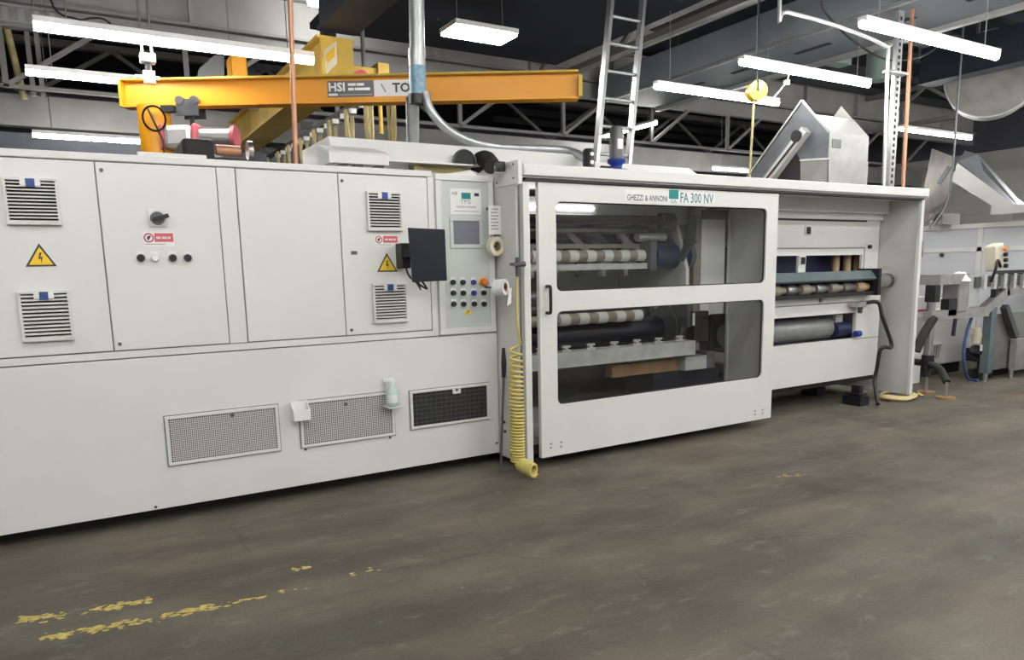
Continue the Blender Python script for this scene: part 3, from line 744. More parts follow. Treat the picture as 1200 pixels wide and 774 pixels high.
for k in range(5):
    xx = 3.35+.3*k
    part('tension_arm', MB().obox((xx,.55,1.95),(xx+.12,.35,1.72), .03, .05), ('alu','machinedark')[k % 2], enc)
part('cross_tube', MB().tube([(XI,.5,1.93),(4.9,.5,1.93)], .03, 10), 'steel', enc)
for k in range(6):
    xx = 3.2+.27*k
    part('nip_bracket', MB().box((xx,.42,1.50),(xx+.05,.48,1.62)).box((xx-.03,.40,1.60),(xx+.09,.44,1.64)), ('machinedark','alu','trough')[k % 3], enc)
part('air_cylinder', MB().tube([(4.6,.30,1.86),(4.95,.30,1.86)], .04, 12), 'alu', enc)
part('valve_stack', MB().box((4.3,.6,1.72),(4.6,.75,1.9)), 'gunmetal', enc)
# gear side plate where the rollers end
xp = UY(800,300,.15).x
part('side_frame', MB().prism([(xp,.10,1.05),(xp,.10,1.55),(xp,.24,1.95),(xp,.5,2.15),(xp,1.1,2.15),(xp,1.1,.3),(xp,.3,.3),(xp,.2,.9)], (.04,0,0)), 'greywall', enc)
lv = [UX(818,252,xp-.03),UX(808,252,xp-.03),UX(806,272,xp-.03),UX(796,300,xp-.03),UX(792,306,xp-.03),UX(799,307,xp-.03),UX(806,293,xp-.03),UX(815,284,xp-.03)]
part('lever_arm', MB().prism(lv, (.03,0,0)), 'machinedark', enc)
part('lower_lever', MB().box((xp-.05,.02,1.0),(xp,.25,1.25)), 'machinedark', enc)
gx, gz = UY(770,396,.2).x, UY(770,385,.2).z
for k, (yy, zz, rr2) in enumerate(((.35,gz,.2),(.7,gz+.1,.17),(.4,gz+.75,.16),(.75,gz+.85,.13))):
    part('gear_wheel', MB().tube([(xp-.06,yy,zz),(xp-.005,yy,zz)], rr2, 28), 'machinedark', enc)
part('bracket_box', MB().box((xp+.02,.0,UY(815,385,0).z-.14),(UY(830,385,0).x,.1,UY(815,385,0).z+.16)), 'black', enc)
part('bracket_plate', MB().box((xp+.02,-.01,UY(803,375,0).z-.06),(UY(811,375,0).x,.0,UY(803,375,0).z+.06)), 'offwhite', enc)
# post, plastic sheet opening and grey divider
a = UY(817,250,.15)
part('frame_post', MB().box((UY(813,300,.2).x,.2,.3),(UY(821.5,300,.2).x,.26,2.2)), 'rollertan', enc)
ps0, ps1, pz0, pz1 = rect((823.5,257),(846,333), .2)
part('plastic_sheet', MB().prism([(ps0,.21,pz0-.3),(ps0+.1,.19,pz0-.3),(ps0+.2,.215,pz0-.3),(ps1+.03,.2,pz0-.3),(ps1+.03,.205,pz1),(ps0+.2,.22,pz1),(ps0+.1,.195,pz1),(ps0,.215,pz1)][:4]+[(ps1+.03,.2,pz1),(ps0,.21,pz1)], (0,.003,0)), 'paper', enc)
part('sheet_frame', MB().box((ps0-.01,.18,pz1),(ps1+.05,.24,pz1+.09)), 'machinedark', enc)
xd = UY(896,290,-.28).x
part('divider_wall', MB().box((xd,-.29,.2),(xd+.03,.14,2.235)), 'greywall', enc)
part('divider_return', MB().box((ps1+.03,.14,.2),(xd+.03,.17,2.235)), 'greywall', enc)

# right bay -----------------------------------------------------------
yb = .12
bx1 = XE-.02
def zat(px, py, y): return UY(px, py, y).z
pt = part('bay_header', MB().box((xd+.03,yb-.10,2.12),(bx1,yb+.4,ZR-.001)), 'white2', enc)
part('bay_step', MB().box((xd+.03,yb-.04,2.05),(bx1,yb+.4,2.12)), 'white2', enc)
zs1 = zat(960,291,yb); zw1 = zat(960,299.5,yb); zw0 = zat(960,316,yb)
zrail = zat(960,257.5,yb)
sx1 = UY(1012,300,yb).x; sx0_ = xd+.03
BP = part('bay_panel', MB().box((sx0_,yb,zw1),(bx1,yb+.03,2.05)), 'white', enc)
part('bay_panel_end', MB().box((sx1-.03,yb,1.2),(bx1,yb+.03,zw1)), 'white', BP)
part('black_rail', MB().box((sx0_,yb-.012,zrail-.014),(UY(1015,258,yb).x,yb,zrail+.014)), 'black', BP)
part('panel_edge', MB().box((sx0_,yb-.006,zs1-.006),(sx1+.01,yb,zs1+.006)), 'seam', BP)
part('panel_edge', MB().box((sx1+.004,yb-.006,1.45),(sx1+.012,yb,zs1)), 'seam', BP)
for px, py in ((946.5,270),(940,305.5)):
    a = UY(px, py, yb); lt = part('latch', MB().box((a.x-.05,yb-.012,a.z-.05),(a.x+.05,yb,a.z+.05)), 'offwhite', BP, bevel=.004)
    part('latch_recess', MB().box((a.x-.034,yb-.016,a.z-.04),(a.x+.034,yb-.0125,a.z+.034)), 'black', lt)
a = UY(1018,289.5,yb); part('knob', MB().tube([(a.x,yb,a.z),(a.x,yb-.03,a.z)], .022, 12), 'black', BP)
a = UY(940,307,yb); part('latch_mullion', MB().box((a.x-.06,yb+.001,1.4),(a.x+.06,yb+.028,zw1)), 'white', BP)
part('slot_back', MB().box((sx0_,yb+.25,1.3),(bx1,yb+.28,zw1+.1)), 'bluedark', enc)
for px in (979, 992.5, 1004):
    a = UY(px,306,yb+.15); part('wooden_core', MB().tube([(a.x,yb+.15,1.3),(a.x,yb+.15,zw1+.08)], .045, 12), 'tan', enc)
# roller table across the bay
yt0 = -.12
zt1 = zat(965,319,yt0); zt0 = zat(965,347.5,yt0); xt1 = UY(1027,325,yt0).x; xt0 = xd+.031
zmid = zat(965,331,yt0)
part('table_top_bar', MB().prism([(xt0,yt0,zmid),(xt0,yt0-.02,zmid+.02),(xt0,yt0+.05,zt1),(xt0,yt0+.22,zt1),(xt0,yt0+.22,zmid)], (xt1-xt0,0,0)), 'tealbar', enc)
part('table_bottom_bar', MB().box((xt0,yt0-.01,zt0-.01),(xt1,yt0+.2,zt0+.025)), 'black', enc)
part('table_back', MB().box((xt0,yt0+.19,zt0+.025),(xt1,yt0+.21,zmid)), 'machinedark', enc)
part('table_end_plate', MB().box((xt1-.02,yt0-.04,zt0-.02),(xt1+.03,yt0+.22,zt1+.02)), 'black', enc)
nr = 8; rw = (xt1-.06-UY(907,340,yt0).x)/7; rf = None
zr_ = (zmid+zt0)/2
for k in range(nr):
    x = UY(907,340,yt0).x + rw*(k-1)+.02
    mm = 'tan' if k == nr-1 else ('rollertan' if k % 2 else 'steel')
    sp_ = part('spool', MB().tube([(x,yt0+.08,zr_),(x+rw*.55,yt0+.08,zr_),(x+rw*.62,yt0+.08,zr_),(x+rw*.96,yt0+.08,zr_)], [.062,.062,.04,.04], 14), mm, enc)
a = UY(1038,329,yt0+.05)
part('end_motor', MB().tube([(xt1+.03,yt0+.08,zr_+.06),(xt1+.30,yt0+.08,zr_+.06)], .075, 16), 'steel', enc)
part('end_motor_cap', MB().tube([(xt1+.30,yt0+.08,zr_+.06),(xt1+.35,yt0+.08,zr_+.06)], .08, 16), 'gunmetal', enc)
# lower bay: shelf panel, recessed slot with roller, apron
yl = -.02
zA1 = zt0-.02; zl1 = zat(950,357.5,yl); z31 = zat(950,370.5,yl); z30 = zat(950,402.5-.5,yl); zb0 = zat(960,449,yl)
bx2 = UY(1030,380,yl).x
part('bay_shelf_panel', MB().box((xt0,yl,zl1+.004),(bx2,yl+.04,zA1)), 'white', enc, bevel=.004)
part('bay_rail_panel', MB().box((xt0,yl,z31),(bx2,yl+.04,zl1-.004)), 'white', enc)
xs1 = UY(1003,380,yl).x
part('bay_end_panel', MB().box((xs1,yl,z30-.0),(bx2,yl+.04,z31)), 'white', enc)
ap = part('bay_apron', MB().box((xt0,yl,zb0),(bx2,yl+.04,z30)), 'white', enc, bevel=.004)
part('apron_seam', MB().box((xs1-.05,yl-.003,z30-.014),(bx2,yl,z30-.006)), 'seam', ap)
part('slot_lining', MB().box((xt0,yl+.42,z30-.05),(bx2,yl+.45,z31+.05)), 'machinedark', enc)
part('slot_floor', MB().box((xt0,yl+.04,z30-.05),(bx2,yl+.42,z30-.01)), 'machinedark', enc)
part('bay_roller', MB().tube([(xt0,yl+.22,(z30+z31)/2-.02),(xs1-.25,yl+.22,(z30+z31)/2-.02)], (z31-z30)*.46, 24), 'rollergrey', enc)
part('bay_motor', MB().tube([(xs1-.26,yl+.12,z30+.10),(xs1-.02,yl+.12,z30+.10)], .09, 16), 'bluedark', enc)
part('bay_gearbox', MB().box((xs1-.22,yl+.1,z31-.16),(xs1-.1,yl+.3,z31-.02)), 'trough', enc)
part('motor_tip', MB().tube([(xs1-.03,yl-.02,z30+.05),(xs1+.05,yl-.02,z30+.05)], .035, 10), 'blue', enc)
a = UY(961,353,yl); part('knob', MB().tube([(a.x,yl,zA1-.03),(a.x,yl-.03,zA1-.03)], .018, 10), 'inkgrey', enc)
# underframe and feet of the bay
part('underframe', MB().box((xt0,yl+.05,zb0-.06),(bx2+.02,1.0,zb0+.02)), 'black', enc)
for p in ((962,464),(1013,476)):
    a = UZ(*p, 0); part('machine_foot', MB().box((a.x-.08,a.y-.0,0),(a.x+.08,a.y+.22,.10)).box((a.x-.06,a.y+.02,.12),(a.x+.06,a.y+.2,.135)).box((a.x-.03,a.y+.05,.10),(a.x+.03,a.y+.15,zb0-.05)), 'black', enc)
part('bay_back', MB().box((5.5,1.0,.2),(bx1,1.03,ZR-.001)), 'white2', enc)
# end panel
EP = part('end_panel', MB().box((XE-.012,YF+.03,.06),(XE+.02,1.2,ZR-.002)), 'greywall', enc)
part('end_edge', MB().box((XE-.02,YF-.012,.055),(XE+.035,YF+.03,ZR-.002)), 'white', EP, bevel=.006)
a = UY(1080,300,YF); part('edge_hinge', MB().box((XE+.03,YF-.012,1.62),(XE+.05,YF+.03,1.8)), 'gunmetal', EP)
# valve block and black hose to the floor
a = UY(1006,357,-.1)
vb = thing('valve_block', 'grey pneumatic valve fixed to the white bay with black hose to the floor', 'valve', (a.x, -.1, a.z))
part('valve_body', MB().box((a.x-.08,-.13,a.z-.03),(a.x+.1,-.025,a.z+.03)), 'steel', vb, bevel=.005)
part('regulator', MB().tube([(a.x+.05,-.09,a.z-.03),(a.x+.05,-.09,a.z-.10)], [.03,.022], 12), 'gunmetal', vb)
part('lever', MB().obox((a.x-.1,-.14,a.z+.0),(a.x+.0,-.14,a.z+.035), .02, .02), 'steel', vb)
pa = lambda px, py, y: UY(px, py, y)
part('hose', MB().tube(cable([(a.x+.1,-.08,a.z+.01), pa(1029,355,-.14), pa(1034,372,-.18), pa(1045,405,-.24), pa(1036,407,-.24), pa(1031,412,-.22), pa(1028,430,-.2), pa(1025,448,-.2), UZ(1029,474,.03)],6), .022, 8), 'black', vb)
# yellow cord coil on the floor
b = UZ(1050,470,.0)
mb = []
for k in range(70):
    an = k*.27; rr2 = .26-.0009*k
    mb.append((b.x+.1+rr2*math.cos(an)*1.0, b.y+.05+rr2*math.sin(an)*.75, .02+.02*abs(math.sin(k*.4))+.0004*k))
mb += [(b.x+.45,b.y-.05,.02),(b.x+.6,b.y+.1,.02)]
tag(part('cord_coil', MB().tube(mb, .012, 6), 'cordyellow'), 'yellow cord coiled on the floor at the end panel', 'cord')
b = UZ(1062,468,.0)
tag(part('pallet_board', MB().box((b.x-.3,b.y+.02,.0),(b.x+.15,b.y+.1,.02)), 'brown'), 'flat brown board lying beside the coiled yellow cord', 'board')

# yellow coiled air hose with blow gun on the side panel
xs = XA-.022
hs = thing('coiled_air_hose', 'yellow coiled air hose hanging from a valve down to the floor', 'hose', (2.85, -.2, 0))
pv = UX(608,313,xs-.03)
yh = pv.y
part('hose_valve', MB().tube([(XA,yh,pv.z+.02),(xs-.06,yh,pv.z+.02)], .02, 10).tube([(xs-.04,yh,pv.z+.07),(xs-.04,yh,pv.z-.07)], .018, 10).box((xs-.09,yh-.03,pv.z+.01),(xs-.03,yh+.03,pv.z+.03)), 'gunmetal', hs)
zc0 = 1.02
pts = [(xs-.04,yh,pv.z-.07),(xs-.045,yh+.01,1.5),(xs-.05,yh+.01,1.2)]
nturn = 30; z = zc0
for k in range(nturn*10+1):
    f_ = k/(nturn*10); zz = zc0*(1-f_**.72) + .11*f_**.72; rr2 = .045+.006*min(1, f_*3)
    an = k*2*math.pi/10
    pts.append((xs-.055+rr2*math.cos(an), yh+.03+rr2*math.sin(an), zz))
part('hose_coil', MB().tube(pts, .0105, 5), 'hoseyellow', hs)
e_ = pts[-1]; pts = []
for k in range(90):
    f_ = k/90; an = k*2*math.pi/10; rr2 = .048
    c_ = Vector((xs-.05+.04*f_, yh+.02-.16*f_, .10-.035*f_))
    pts.append(c_+Vector((math.cos(an)*rr2*.9, math.cos(an)*rr2*.3, math.sin(an)*rr2)))
part('hose_tail', MB().tube(pts, .0115, 5), 'hoseyellow', hs)
for px, py in ((604,497),(592,506),(591,495)):
    a = UX(px,py,XA-.004); part('hose_clip', MB().tube([(XA,a.y,a.z),(XA-.012,a.y,a.z)], .012, 8), 'ink', hs)

# ================================================================ ON TOP OF THE MACHINES
ht = thing('top_hood', 'long white sheet metal hood on top of the machine with chamfered end', 'hood', (3.6, .8, 2.322))
h1 = part('hood_left', MB().prism([(1.74,.40,2.43),(1.74,.36,2.43),(1.74,.46,2.60),(1.74,1.2,2.60),(1.74,1.2,2.43)], (2.41,0,0)), 'white', ht)
part('hood_skirt', MB().box((1.78,.5,2.3225),(2.40,1.15,2.43)), 'white2', ht)
part('hood_skirt', MB().box((2.95,.5,2.3225),(4.15,1.15,2.43)), 'white2', ht)
part('hood_lip', MB().box((1.74,.34,2.428),(2.9,.36,2.442)), 'white', h1)
x2 = UY(806,194,.42).x
part('hood_right', MB().prism([(4.15,.40,2.3225),(x2+.2,.40,2.3225),(x2+.2,.40,2.45),(x2,.40,2.54),(4.15,.40,2.54)], (0,.7,0)), 'white2', ht, bevel=.004)
fi = part('fan_inlet', MB().prism([(2.82-.10*math.cos(math.pi*k/12), .37, 2.446+.10*math.sin(math.pi*k/12)) for k in range(13)], (0,-.03,0)), 'gap', ht)
part('inlet_rim', MB().tube([(2.82-.105*math.cos(math.pi*k/12), .338, 2.446+.105*math.sin(math.pi*k/12)) for k in range(13)], .008, 6), 'gunmetal', fi)
part('corrugated_hose', MB().tube([(2.99+.02*math.sin(k/39*3.1),.19+.30*(k/39),2.41+.08*math.sin(k/39*2.6)) for k in range(40)], [.062+.010*(k % 2) for k in range(40)], 12), 'rubber', ht)
x0h = UY(372,170,.3).x
lid = thing('lid_box', 'white open lid box raised on the cabinet top beside the cables', 'lid', ((x0h+2.2)/2, .5, 2.322))
A = UY(387,178,.05); B = UY(456,186,.05); 
part('front_face', MB().box((A.x,.05,2.352),(B.x,.075,A.z)), 'offwhite', lid, bevel=.003)
part('lid_top', MB().prism([(A.x,.05,A.z),(B.x,.05,A.z),(B.x,.335,2.50),(A.x-.0,.335,2.50)], (0,.01,.012)), 'white', lid)
part('lid_side', MB().prism([(A.x,.05,2.352),(A.x,.05,A.z),(A.x,.335,2.50),(A.x,.335,2.35)], (-.01,0,0)), 'offwhite', lid)
for xx in (A.x+.1, (A.x+B.x)/2, B.x-.06): part('support_block', MB().box((xx-.03,.08,2.3225),(xx+.03,.2,2.352)), 'gunmetal', lid)
a = UY(510,196,.15); b = UY(552,203,.15)
kc = thing('khaki_sheet', 'crumpled khaki and white plastic sheet stuffed behind the control panel', 'sheet', ((a.x+b.x)/2, .15, 2.27))
part('khaki_fold', MB().prism([(2.41,.42,2.275),(2.41,.42,2.428),(2.55,.44,2.425),(2.7,.42,2.428),(2.88,.42,2.42),(2.88,.42,2.275)], (0,.05,0)), 'khaki', kc)
part('white_fold', MB().prism([(2.40,.1,2.275),(2.42,.1,2.325),(2.50,.08,2.318),(2.62,.1,2.335),(2.75,.12,2.365),(2.80,.1,2.345),(2.86,.1,2.275)], (0,.06,0)), 'offwhite', kc)
# flat plate on cabinet top by the yellow pillar
x0, x1, _, _ = rect((160,180),(241,187), .25)
tag(part('steel_plate', MB().box((x0,.2,2.3225),(x1,.7,2.375)), 'offwhite', bevel=.005), 'pale flat plate lying on the cabinet top at the yellow pillar', 'plate')
# blue gearmotor
gx_, gy_ = 3.953, -.20; zb1 = ZR+.0605
gm = thing('gear_motor', 'upright dark motor on a bright blue gearbox on the machine roof', 'motor', (gx_, gy_, ZR+.06))
part('gearbox', MB().tube([(gx_,gy_,zb1),(gx_,gy_,zb1+.06),(gx_,gy_,zb1+.062),(gx_,gy_,zb1+.10),(gx_,gy_,zb1+.115),(gx_,gy_,zb1+.145)], [.095,.095,.05,.05,.075,.075], 16), 'blue', gm)
part('side_shaft', MB().tube([(gx_-.09,gy_-.02,zb1+.05),(gx_-.17,gy_-.02,zb1+.05)], .035, 12), 'black', gm)
part('motor_body', MB().tube([(gx_,gy_,zb1+.145),(gx_,gy_,zb1+.38),(gx_,gy_,zb1+.41)], [.058,.058,.035], 16), 'gunmetal', gm)
part('name_plate', MB().box((gx_-.035,gy_-.064,zb1+.22),(gx_+.015,gy_-.05,zb1+.30)), 'paper', gm)
a = UY(690,194,.22)
o = thing('filter_canister', 'black upright canister with bright fittings on the machine roof', 'canister', (a.x, .22, ZR+.06))
part('canister_body', MB().tube([(a.x,.22,zb1),(a.x,.22,zb1+.27),(a.x,.22,zb1+.29)], [.055,.055,.04], 14), 'black', o)
for dz in (.17,.24): part('fitting', MB().tube([(a.x-.01,.17,zb1+dz),(a.x-.01,.155,zb1+dz)], .018, 8), 'alu', o)
for px, py, nm in ((587,193,'corner box'),(640,200,'left'),(783,208,'right')):
    a = UY(px, py, -.2)
    tag(part('roof_sensor', MB().box((a.x-.025,-.22,ZR+.0605),(a.x+.025,-.15,max(a.z+.02,ZR+.1))).box((a.x-.035,-.21,ZR+.0605),(a.x+.035,-.16,ZR+.08)), 'black'), {'corner box':'small black box on the roof corner beside the corrugated hose','left':'small black block on the roof edge near the flexible conduit','right':'small black block on the roof edge near the blue gearbox'}[nm], 'sensor')

# vertical pipe with flexible hose
p0 = UY(488,0,.9); p1 = UY(486,118,.9); p2 = UY(484,168,1.3)
vp = thing('vertical_pipe', 'galvanised vertical pipe wrapped with blue tape dropping to a flexible conduit', 'pipe', (p2.x, 1.0, p2.z))
part('upper_pipe', MB().tube([(p0.x+.02,.9,HC),(p0.x,.9,p0.z),(p1.x+.03,.9,p1.z+.05)], .064, 16), 'galv', vp)
zz = UY(488,75,.9).z; part('coupling', MB().tube([(p1.x+.036,.9,zz+.12),(p1.x+.034,.9,zz-.02)], .072, 16), 'galv', vp)
part('blue_tape_wrap', MB().tube([(p1.x+.034,.9,zz-.0),(p1.x+.034,.9,zz-.14),(p1.x+.03,.9,zz-.25)], [.068,.075,.066], 14), 'tapeblue', vp)
part('clamp', MB().tube([(p1.x+.02,.9,zz-.25),(p1.x+.02,.9,zz-.33)], .07, 14), 'black', vp)
part('lower_pipe', MB().tube([(p1.x,.95,zz-.28),(p2.x,1.3,p2.z),(p2.x,1.3,2.61)], .058, 14), 'galv', vp)
fl = [UY(498,108,.85),UY(505,130,.82),UY(525,152,.8),UY(555,167,.75),(UY(590,173,.7)),UY(640,175,.6),UY(670,178,.5),UY(690,188,.25)]
part('flexible_conduit', MB().tube(cable(fl,8), .038, 10), 'galv', vp)
fl2 = [p+Vector((.03,.06,.035)) for p in fl]
part('thin_conduit', MB().tube(cable(fl2,8), .014, 6), 'gunmetal', vp)
# thin copper coloured pole
q0 = UY(340,0,.75); q1 = UY(346,185,.75)
tag(part('ceiling_pole', MB().tube([(q0.x,.75,HC),(q0.x,.75,q0.z),(q1.x,.75,2.33)], .02, 10), 'copper'), 'thin copper coloured pole rising from cabinet top in front of jib beam', 'pole')

# ladder
ly = 1.75
b0, t0, b1, t1 = UY(686,188,ly), UY(717,0,ly), UY(722,200,ly), UY(755,2,ly)
ld = thing('ladder', 'aluminium ladder leaning from the machine top up to the roof', 'ladder', ((b0.x+b1.x)/2, ly, 2.3))
def ext(a, b, z): return a+(b-a)*((z-a.z)/(b.z-a.z))
L0, L1 = ext(b0,t0,2.35), ext(b0,t0,4.80); R0, R1 = ext(b1,t1,2.35), ext(b1,t1,4.80)
L0.y -= .25; R0.y -= .25; L1.y += .05; R1.y += .05
part('rail', MB().obox(L0, L1, .045, .075, (0,1,0)), 'ladder', ld); part('rail', MB().obox(R0, R1, .045, .075, (0,1,0)), 'ladder', ld)
n = 8
for k in range(n):
    f_ = (k+.55)/n; a = L0+(L1-L0)*f_; b = R0+(R1-R0)*f_
    part('rung', MB().tube([a, b], .02, 8), 'ladder', ld)

# ================================================================ YELLOW JIB CRANE
jl = Vector((.63,3.30,0)); jr = Vector((4.47,1.05,0)); zj = 3.365
jd = (jr-jl).normalized(); jn = Vector((-jd.y, jd.x, 0))
pc = UY(182,170,3.3); pcx, pcy = pc.x, 3.3+.0
jc = thing('jib_crane', 'bright yellow pillar jib crane with long horizontal beam', 'crane', (pcx, pcy-.05, 0))
part('pillar', MB().tube([(pcx,3.12,0),(pcx,3.12,zj-.13)], .152, 24), 'yellow', jc)
part('base_plate', MB().tube([(pcx,3.12,0),(pcx,3.12,.03)], .35, 24), 'yellow', jc)
J0 = jl-jd*.02; J1 = jr
part('beam_web', MB().obox(J0+Vector((0,0,zj)), J1+Vector((0,0,zj)), .02, .235), 'yellow', jc)
part('bottom_flange', MB().obox(J0+Vector((0,0,zj-.125)), J1+Vector((0,0,zj-.125)), .16, .018), 'yellow', jc)
part('top_flange', MB().obox(J0+Vector((0,0,zj+.125)), J1+Vector((0,0,zj+.125)), .16, .018), 'yellowold', jc)
part('end_plate', MB().obox(J0-jd*.03+Vector((0,0,zj)), J0+Vector((0,0,zj)), .15, .25), 'yellow', jc)
part('end_stop', MB().obox(J1+Vector((0,0,zj-.01)), J1+jd*.04+Vector((0,0,zj-.01)), .14, .20), 'yellowold', jc)
def beam_plate(nm, pa_, pb_, m, lift, par, th=.003):
    """flat plate on the camera-side web face between two beam stations"""
    n_ = -jn*(.011+lift)
    a = jl+jd*pa_[0]+n_; b = jl+jd*pb_[0]+n_
    vs = [Vector((a.x,a.y,pa_[1])),Vector((b.x,b.y,pa_[1])),Vector((b.x,b.y,pb_[1])),Vector((a.x,a.y,pb_[1]))]
    return part(nm, MB().prism(vs, -jn*th), m, par)
def station(px, py=104):
    d = ray(px, py); A_ = CAM; # intersect with vertical plane of beam
    n_ = jn; t_ = (jl-A_).dot(n_)/d.dot(n_); P = A_+d*t_; return (P-jl).dot(jd), P.z
s0, s1, s2_, s3 = station(384)[0], station(438)[0], station(438)[0], station(496)[0]
zb_, zt_ = station(410,114)[1], station(410,95)[1]
P1 = beam_plate('maker_sign', (s0,zb_),(s1,zt_), 'gunmetal', 0, jc)
P2 = beam_plate('load_sign', (s2_+.005,zb_),(s3,zt_), 'paper', 0, jc)
def beam_text(nm, s, m, par, sa, sb, za_, zb2, lift=.0045, bold=0.):
    o = text(nm, s, m, par, 0, sb-sa, 0, 1, 0, bold)
    me = o.data; off = o.location + origin(par)
    o0 = jl+jd*sa-jn*(.011+lift)
    for v in me.vertices:
        w = v.co+off; p = o0+jd*w.x; q = Vector((p.x, p.y, za_+w.z*(zb2-za_))); v.co = q-off
    return o
hh = zt_-zb_; ws = s1-s0
beam_text('maker_initials', 'HSI', 'paper', P1, s0+ws*.03, s0+ws*.38, zb_+hh*.34, zb_+hh*.9, bold=.03)
for q0, q1, q2, q3 in ((.45,.62,.68,.84),(.64,.80,.68,.84),(.45,.58,.40,.56),(.60,.92,.40,.56)): beam_plate('wording_block', (s0+ws*q0,zb_+hh*q2),(s0+ws*q1,zb_+hh*q3), 'alu', .003, P1, .001)
beam_plate('sign_strip', (s0+ws*.02,zb_+hh*.08),(s0+ws*.22,zb_+hh*.22), 'paper', .003, P1, .001)
beam_plate('sign_strip', (s0+ws*.26,zb_+hh*.09),(s0+ws*.97,zb_+hh*.17), 'inkgrey', .003, P1, .001)
w3 = s3-s2_
beam_text('load_wording', 'TON', 'ink', P2, s2_+w3*.38, s2_+w3*.93, zb_+hh*.22, zb_+hh*.82, bold=.03)
beam_text('load_mark', '\\', 'inkgrey', P2, s2_+w3*.14, s2_+w3*.26, zb_+hh*.25, zb_+hh*.78)
# hoist on trolley
hs_s = station(222)[0]; hp = jl+jd*hs_s
ho = thing('chain_hoist', 'red and grey electric chain hoist hanging from jib beam by black trolley', 'hoist', (hp.x, hp.y, zj-.75))
for sd in (-1, 1):
    part('trolley_plate', MB().obox(hp-jd*.11-jn*.09*sd+Vector((0,0,zj-.15)), hp+jd*.11-jn*.09*sd+Vector((0,0,zj-.15)), .012, .16), 'gunmetal', ho, bevel=.004)
    for q in (-.07, .07):
        part('trolley_wheel', MB().tube([hp+jd*q-jn*.03*sd+Vector((0,0,zj-.085)), hp+jd*q-jn*.105*sd+Vector((0,0,zj-.085))], .042, 14), 'gunmetal', ho)
part('trolley_motor', MB().obox(hp-jd*.28-jn*.12+Vector((0,0,zj-.17)), hp-jd*.11-jn*.12+Vector((0,0,zj-.17)), .07, .06), 'black', ho)
part('hook_shank', MB().tube([hp+Vector((0,0,zj-.22)), hp+Vector((0,0,zj-.36))], .022, 8), 'black', ho)
hc = hp-jn*.08+Vector((0,0,zj-.44))
part('hoist_body', MB().obox(hc-jd*.22, hc+jd*.06, .24, .23), 'alu', ho, bevel=.05)
part('red_band', MB().obox(hc+jd*.06, hc+jd*.12, .26, .25), 'pinkred', ho, bevel=.04)
part('red_band', MB().obox(hc-jd*.25, hc-jd*.21, .25, .245), 'pinkred', ho, bevel=.03)
part('motor_body', MB().tube([hc+jd*.12, hc+jd*.42-Vector((0,0,.01))], [.105,.10], 18), 'steel', ho)
part('red_cap', MB().tube([hc+jd*.42, hc+jd*.46], .112, 18), 'pinkred', ho)
part('chain', MB().tube([hc-jd*.02-Vector((0,0,.1)), hc-jd*.02-Vector((0,0,.9))], .014, 6), 'tapecream', ho)
part('chain_bag', MB().obox(hc+jd*.02+Vector((0,0,-.28)), hc+jd*.36+Vector((0,0,-.28)), .18, .24), 'machinedark', ho, bevel=.04)
# cable loop on the pillar
lp = UY(181,138,2.9)
tag(part('cable_loop', MB().tube([(lp.x+.10*math.cos(k*.3), 2.93, lp.z+.115*math.sin(k*.3)) for k in range(50)]+[(lp.x+.06,2.93,lp.z-.2),(lp.x+.06,2.93,2.7)]+[], .010, 6), 'black'), 'black cable loop hung on the yellow crane pillar', 'cable')
# white junction box with rods above the jib end
jb = UY(173,70,2.75); jb2 = UY(174,85,2.75)
o = thing('junction_box', 'white junction box with fittings hanging above the left jib end', 'junction box', (jb.x, 2.75, jb2.z-.1))
part('box_body', MB().box((jb.x-.065,2.69,jb.z-.03),(jb.x+.065,2.80,jb.z+.045)), 'paper', o, bevel=.005)
part('hanger_rod', MB().tube([(jb.x-.04,2.75,jb.z+.04),(jb.x-.04,2.75,HC)], .012, 6), 'trussgrey', o)
part('hanger_rod', MB().tube([(jb.x+.04,2.75,jb.z+.04),(jb.x+.04,2.75,HC)], .012, 6), 'trussgrey', o)
part('swivel', MB().box((jb.x-.05,2.71,jb2.z-.10),(jb.x+.05,2.79,jb2.z+.01)).box((jb.x-.12,2.73,jb2.z-.06),(jb.x+.09,2.77,jb2.z-.03)), 'alu', o)
part('swivel_rod', MB().tube([(jb.x,2.75,jb.z-.03),(jb.x,2.75,jb2.z)], .03, 8), 'gunmetal', o)

# ================================================================ SECOND (OLD) CRANE GIRDER
oc = thing('bridge_girder', 'old mustard yellow crane girder with sign plate on its end', 'crane', (2.8, 6.3, 3.77))
part('girder_web', MB().box((2.70,3.55,3.80),(2.74,9.0,4.22)), 'yellowold', oc)
part('girder_side', MB().box((2.96,3.55,3.80),(3.0,9.0,4.22)), 'yellowold', oc)
part('bottom_flange', MB().box((2.62,3.5,3.77),(3.06,9.0,3.80)), 'yellowold', oc)
part('top_flange', MB().box((2.62,3.5,4.22),(3.06,9.0,4.25)), 'yellowold', oc)
part('end_plate', MB().box((2.66,3.5,3.80),(3.04,3.55,4.22)), 'yellowold', oc)
part('girder_hanger', MB().box((2.8,3.8,4.25),(2.95,3.95,HC)), 'navybeam', oc)
part('girder_hanger', MB().box((2.8,8.0,4.25),(2.95,8.15,HC)), 'navybeam', oc)
sp0 = part('sign_plate', MB().prism([UX(379,60,2.69),UX(394,49,2.69),UX(395,75,2.69),UX(383,87,2.69)], (-.004,0,0)), 'tapecream', oc)
part('sign_mark', MB().prism([UX(381.5,64,2.684),UX(392,55,2.684),UX(392.5,66,2.684),UX(383.5,74,2.684)], (-.002,0,0)), 'signyellow', sp0)
et = thing('crane_end_truck', 'mustard yellow crane end truck with wheels right of the sign plate', 'crane part', (3.9, 4.6, 3.6))
a = UY(404,78,4.4); b = UY(447,86,4.4)
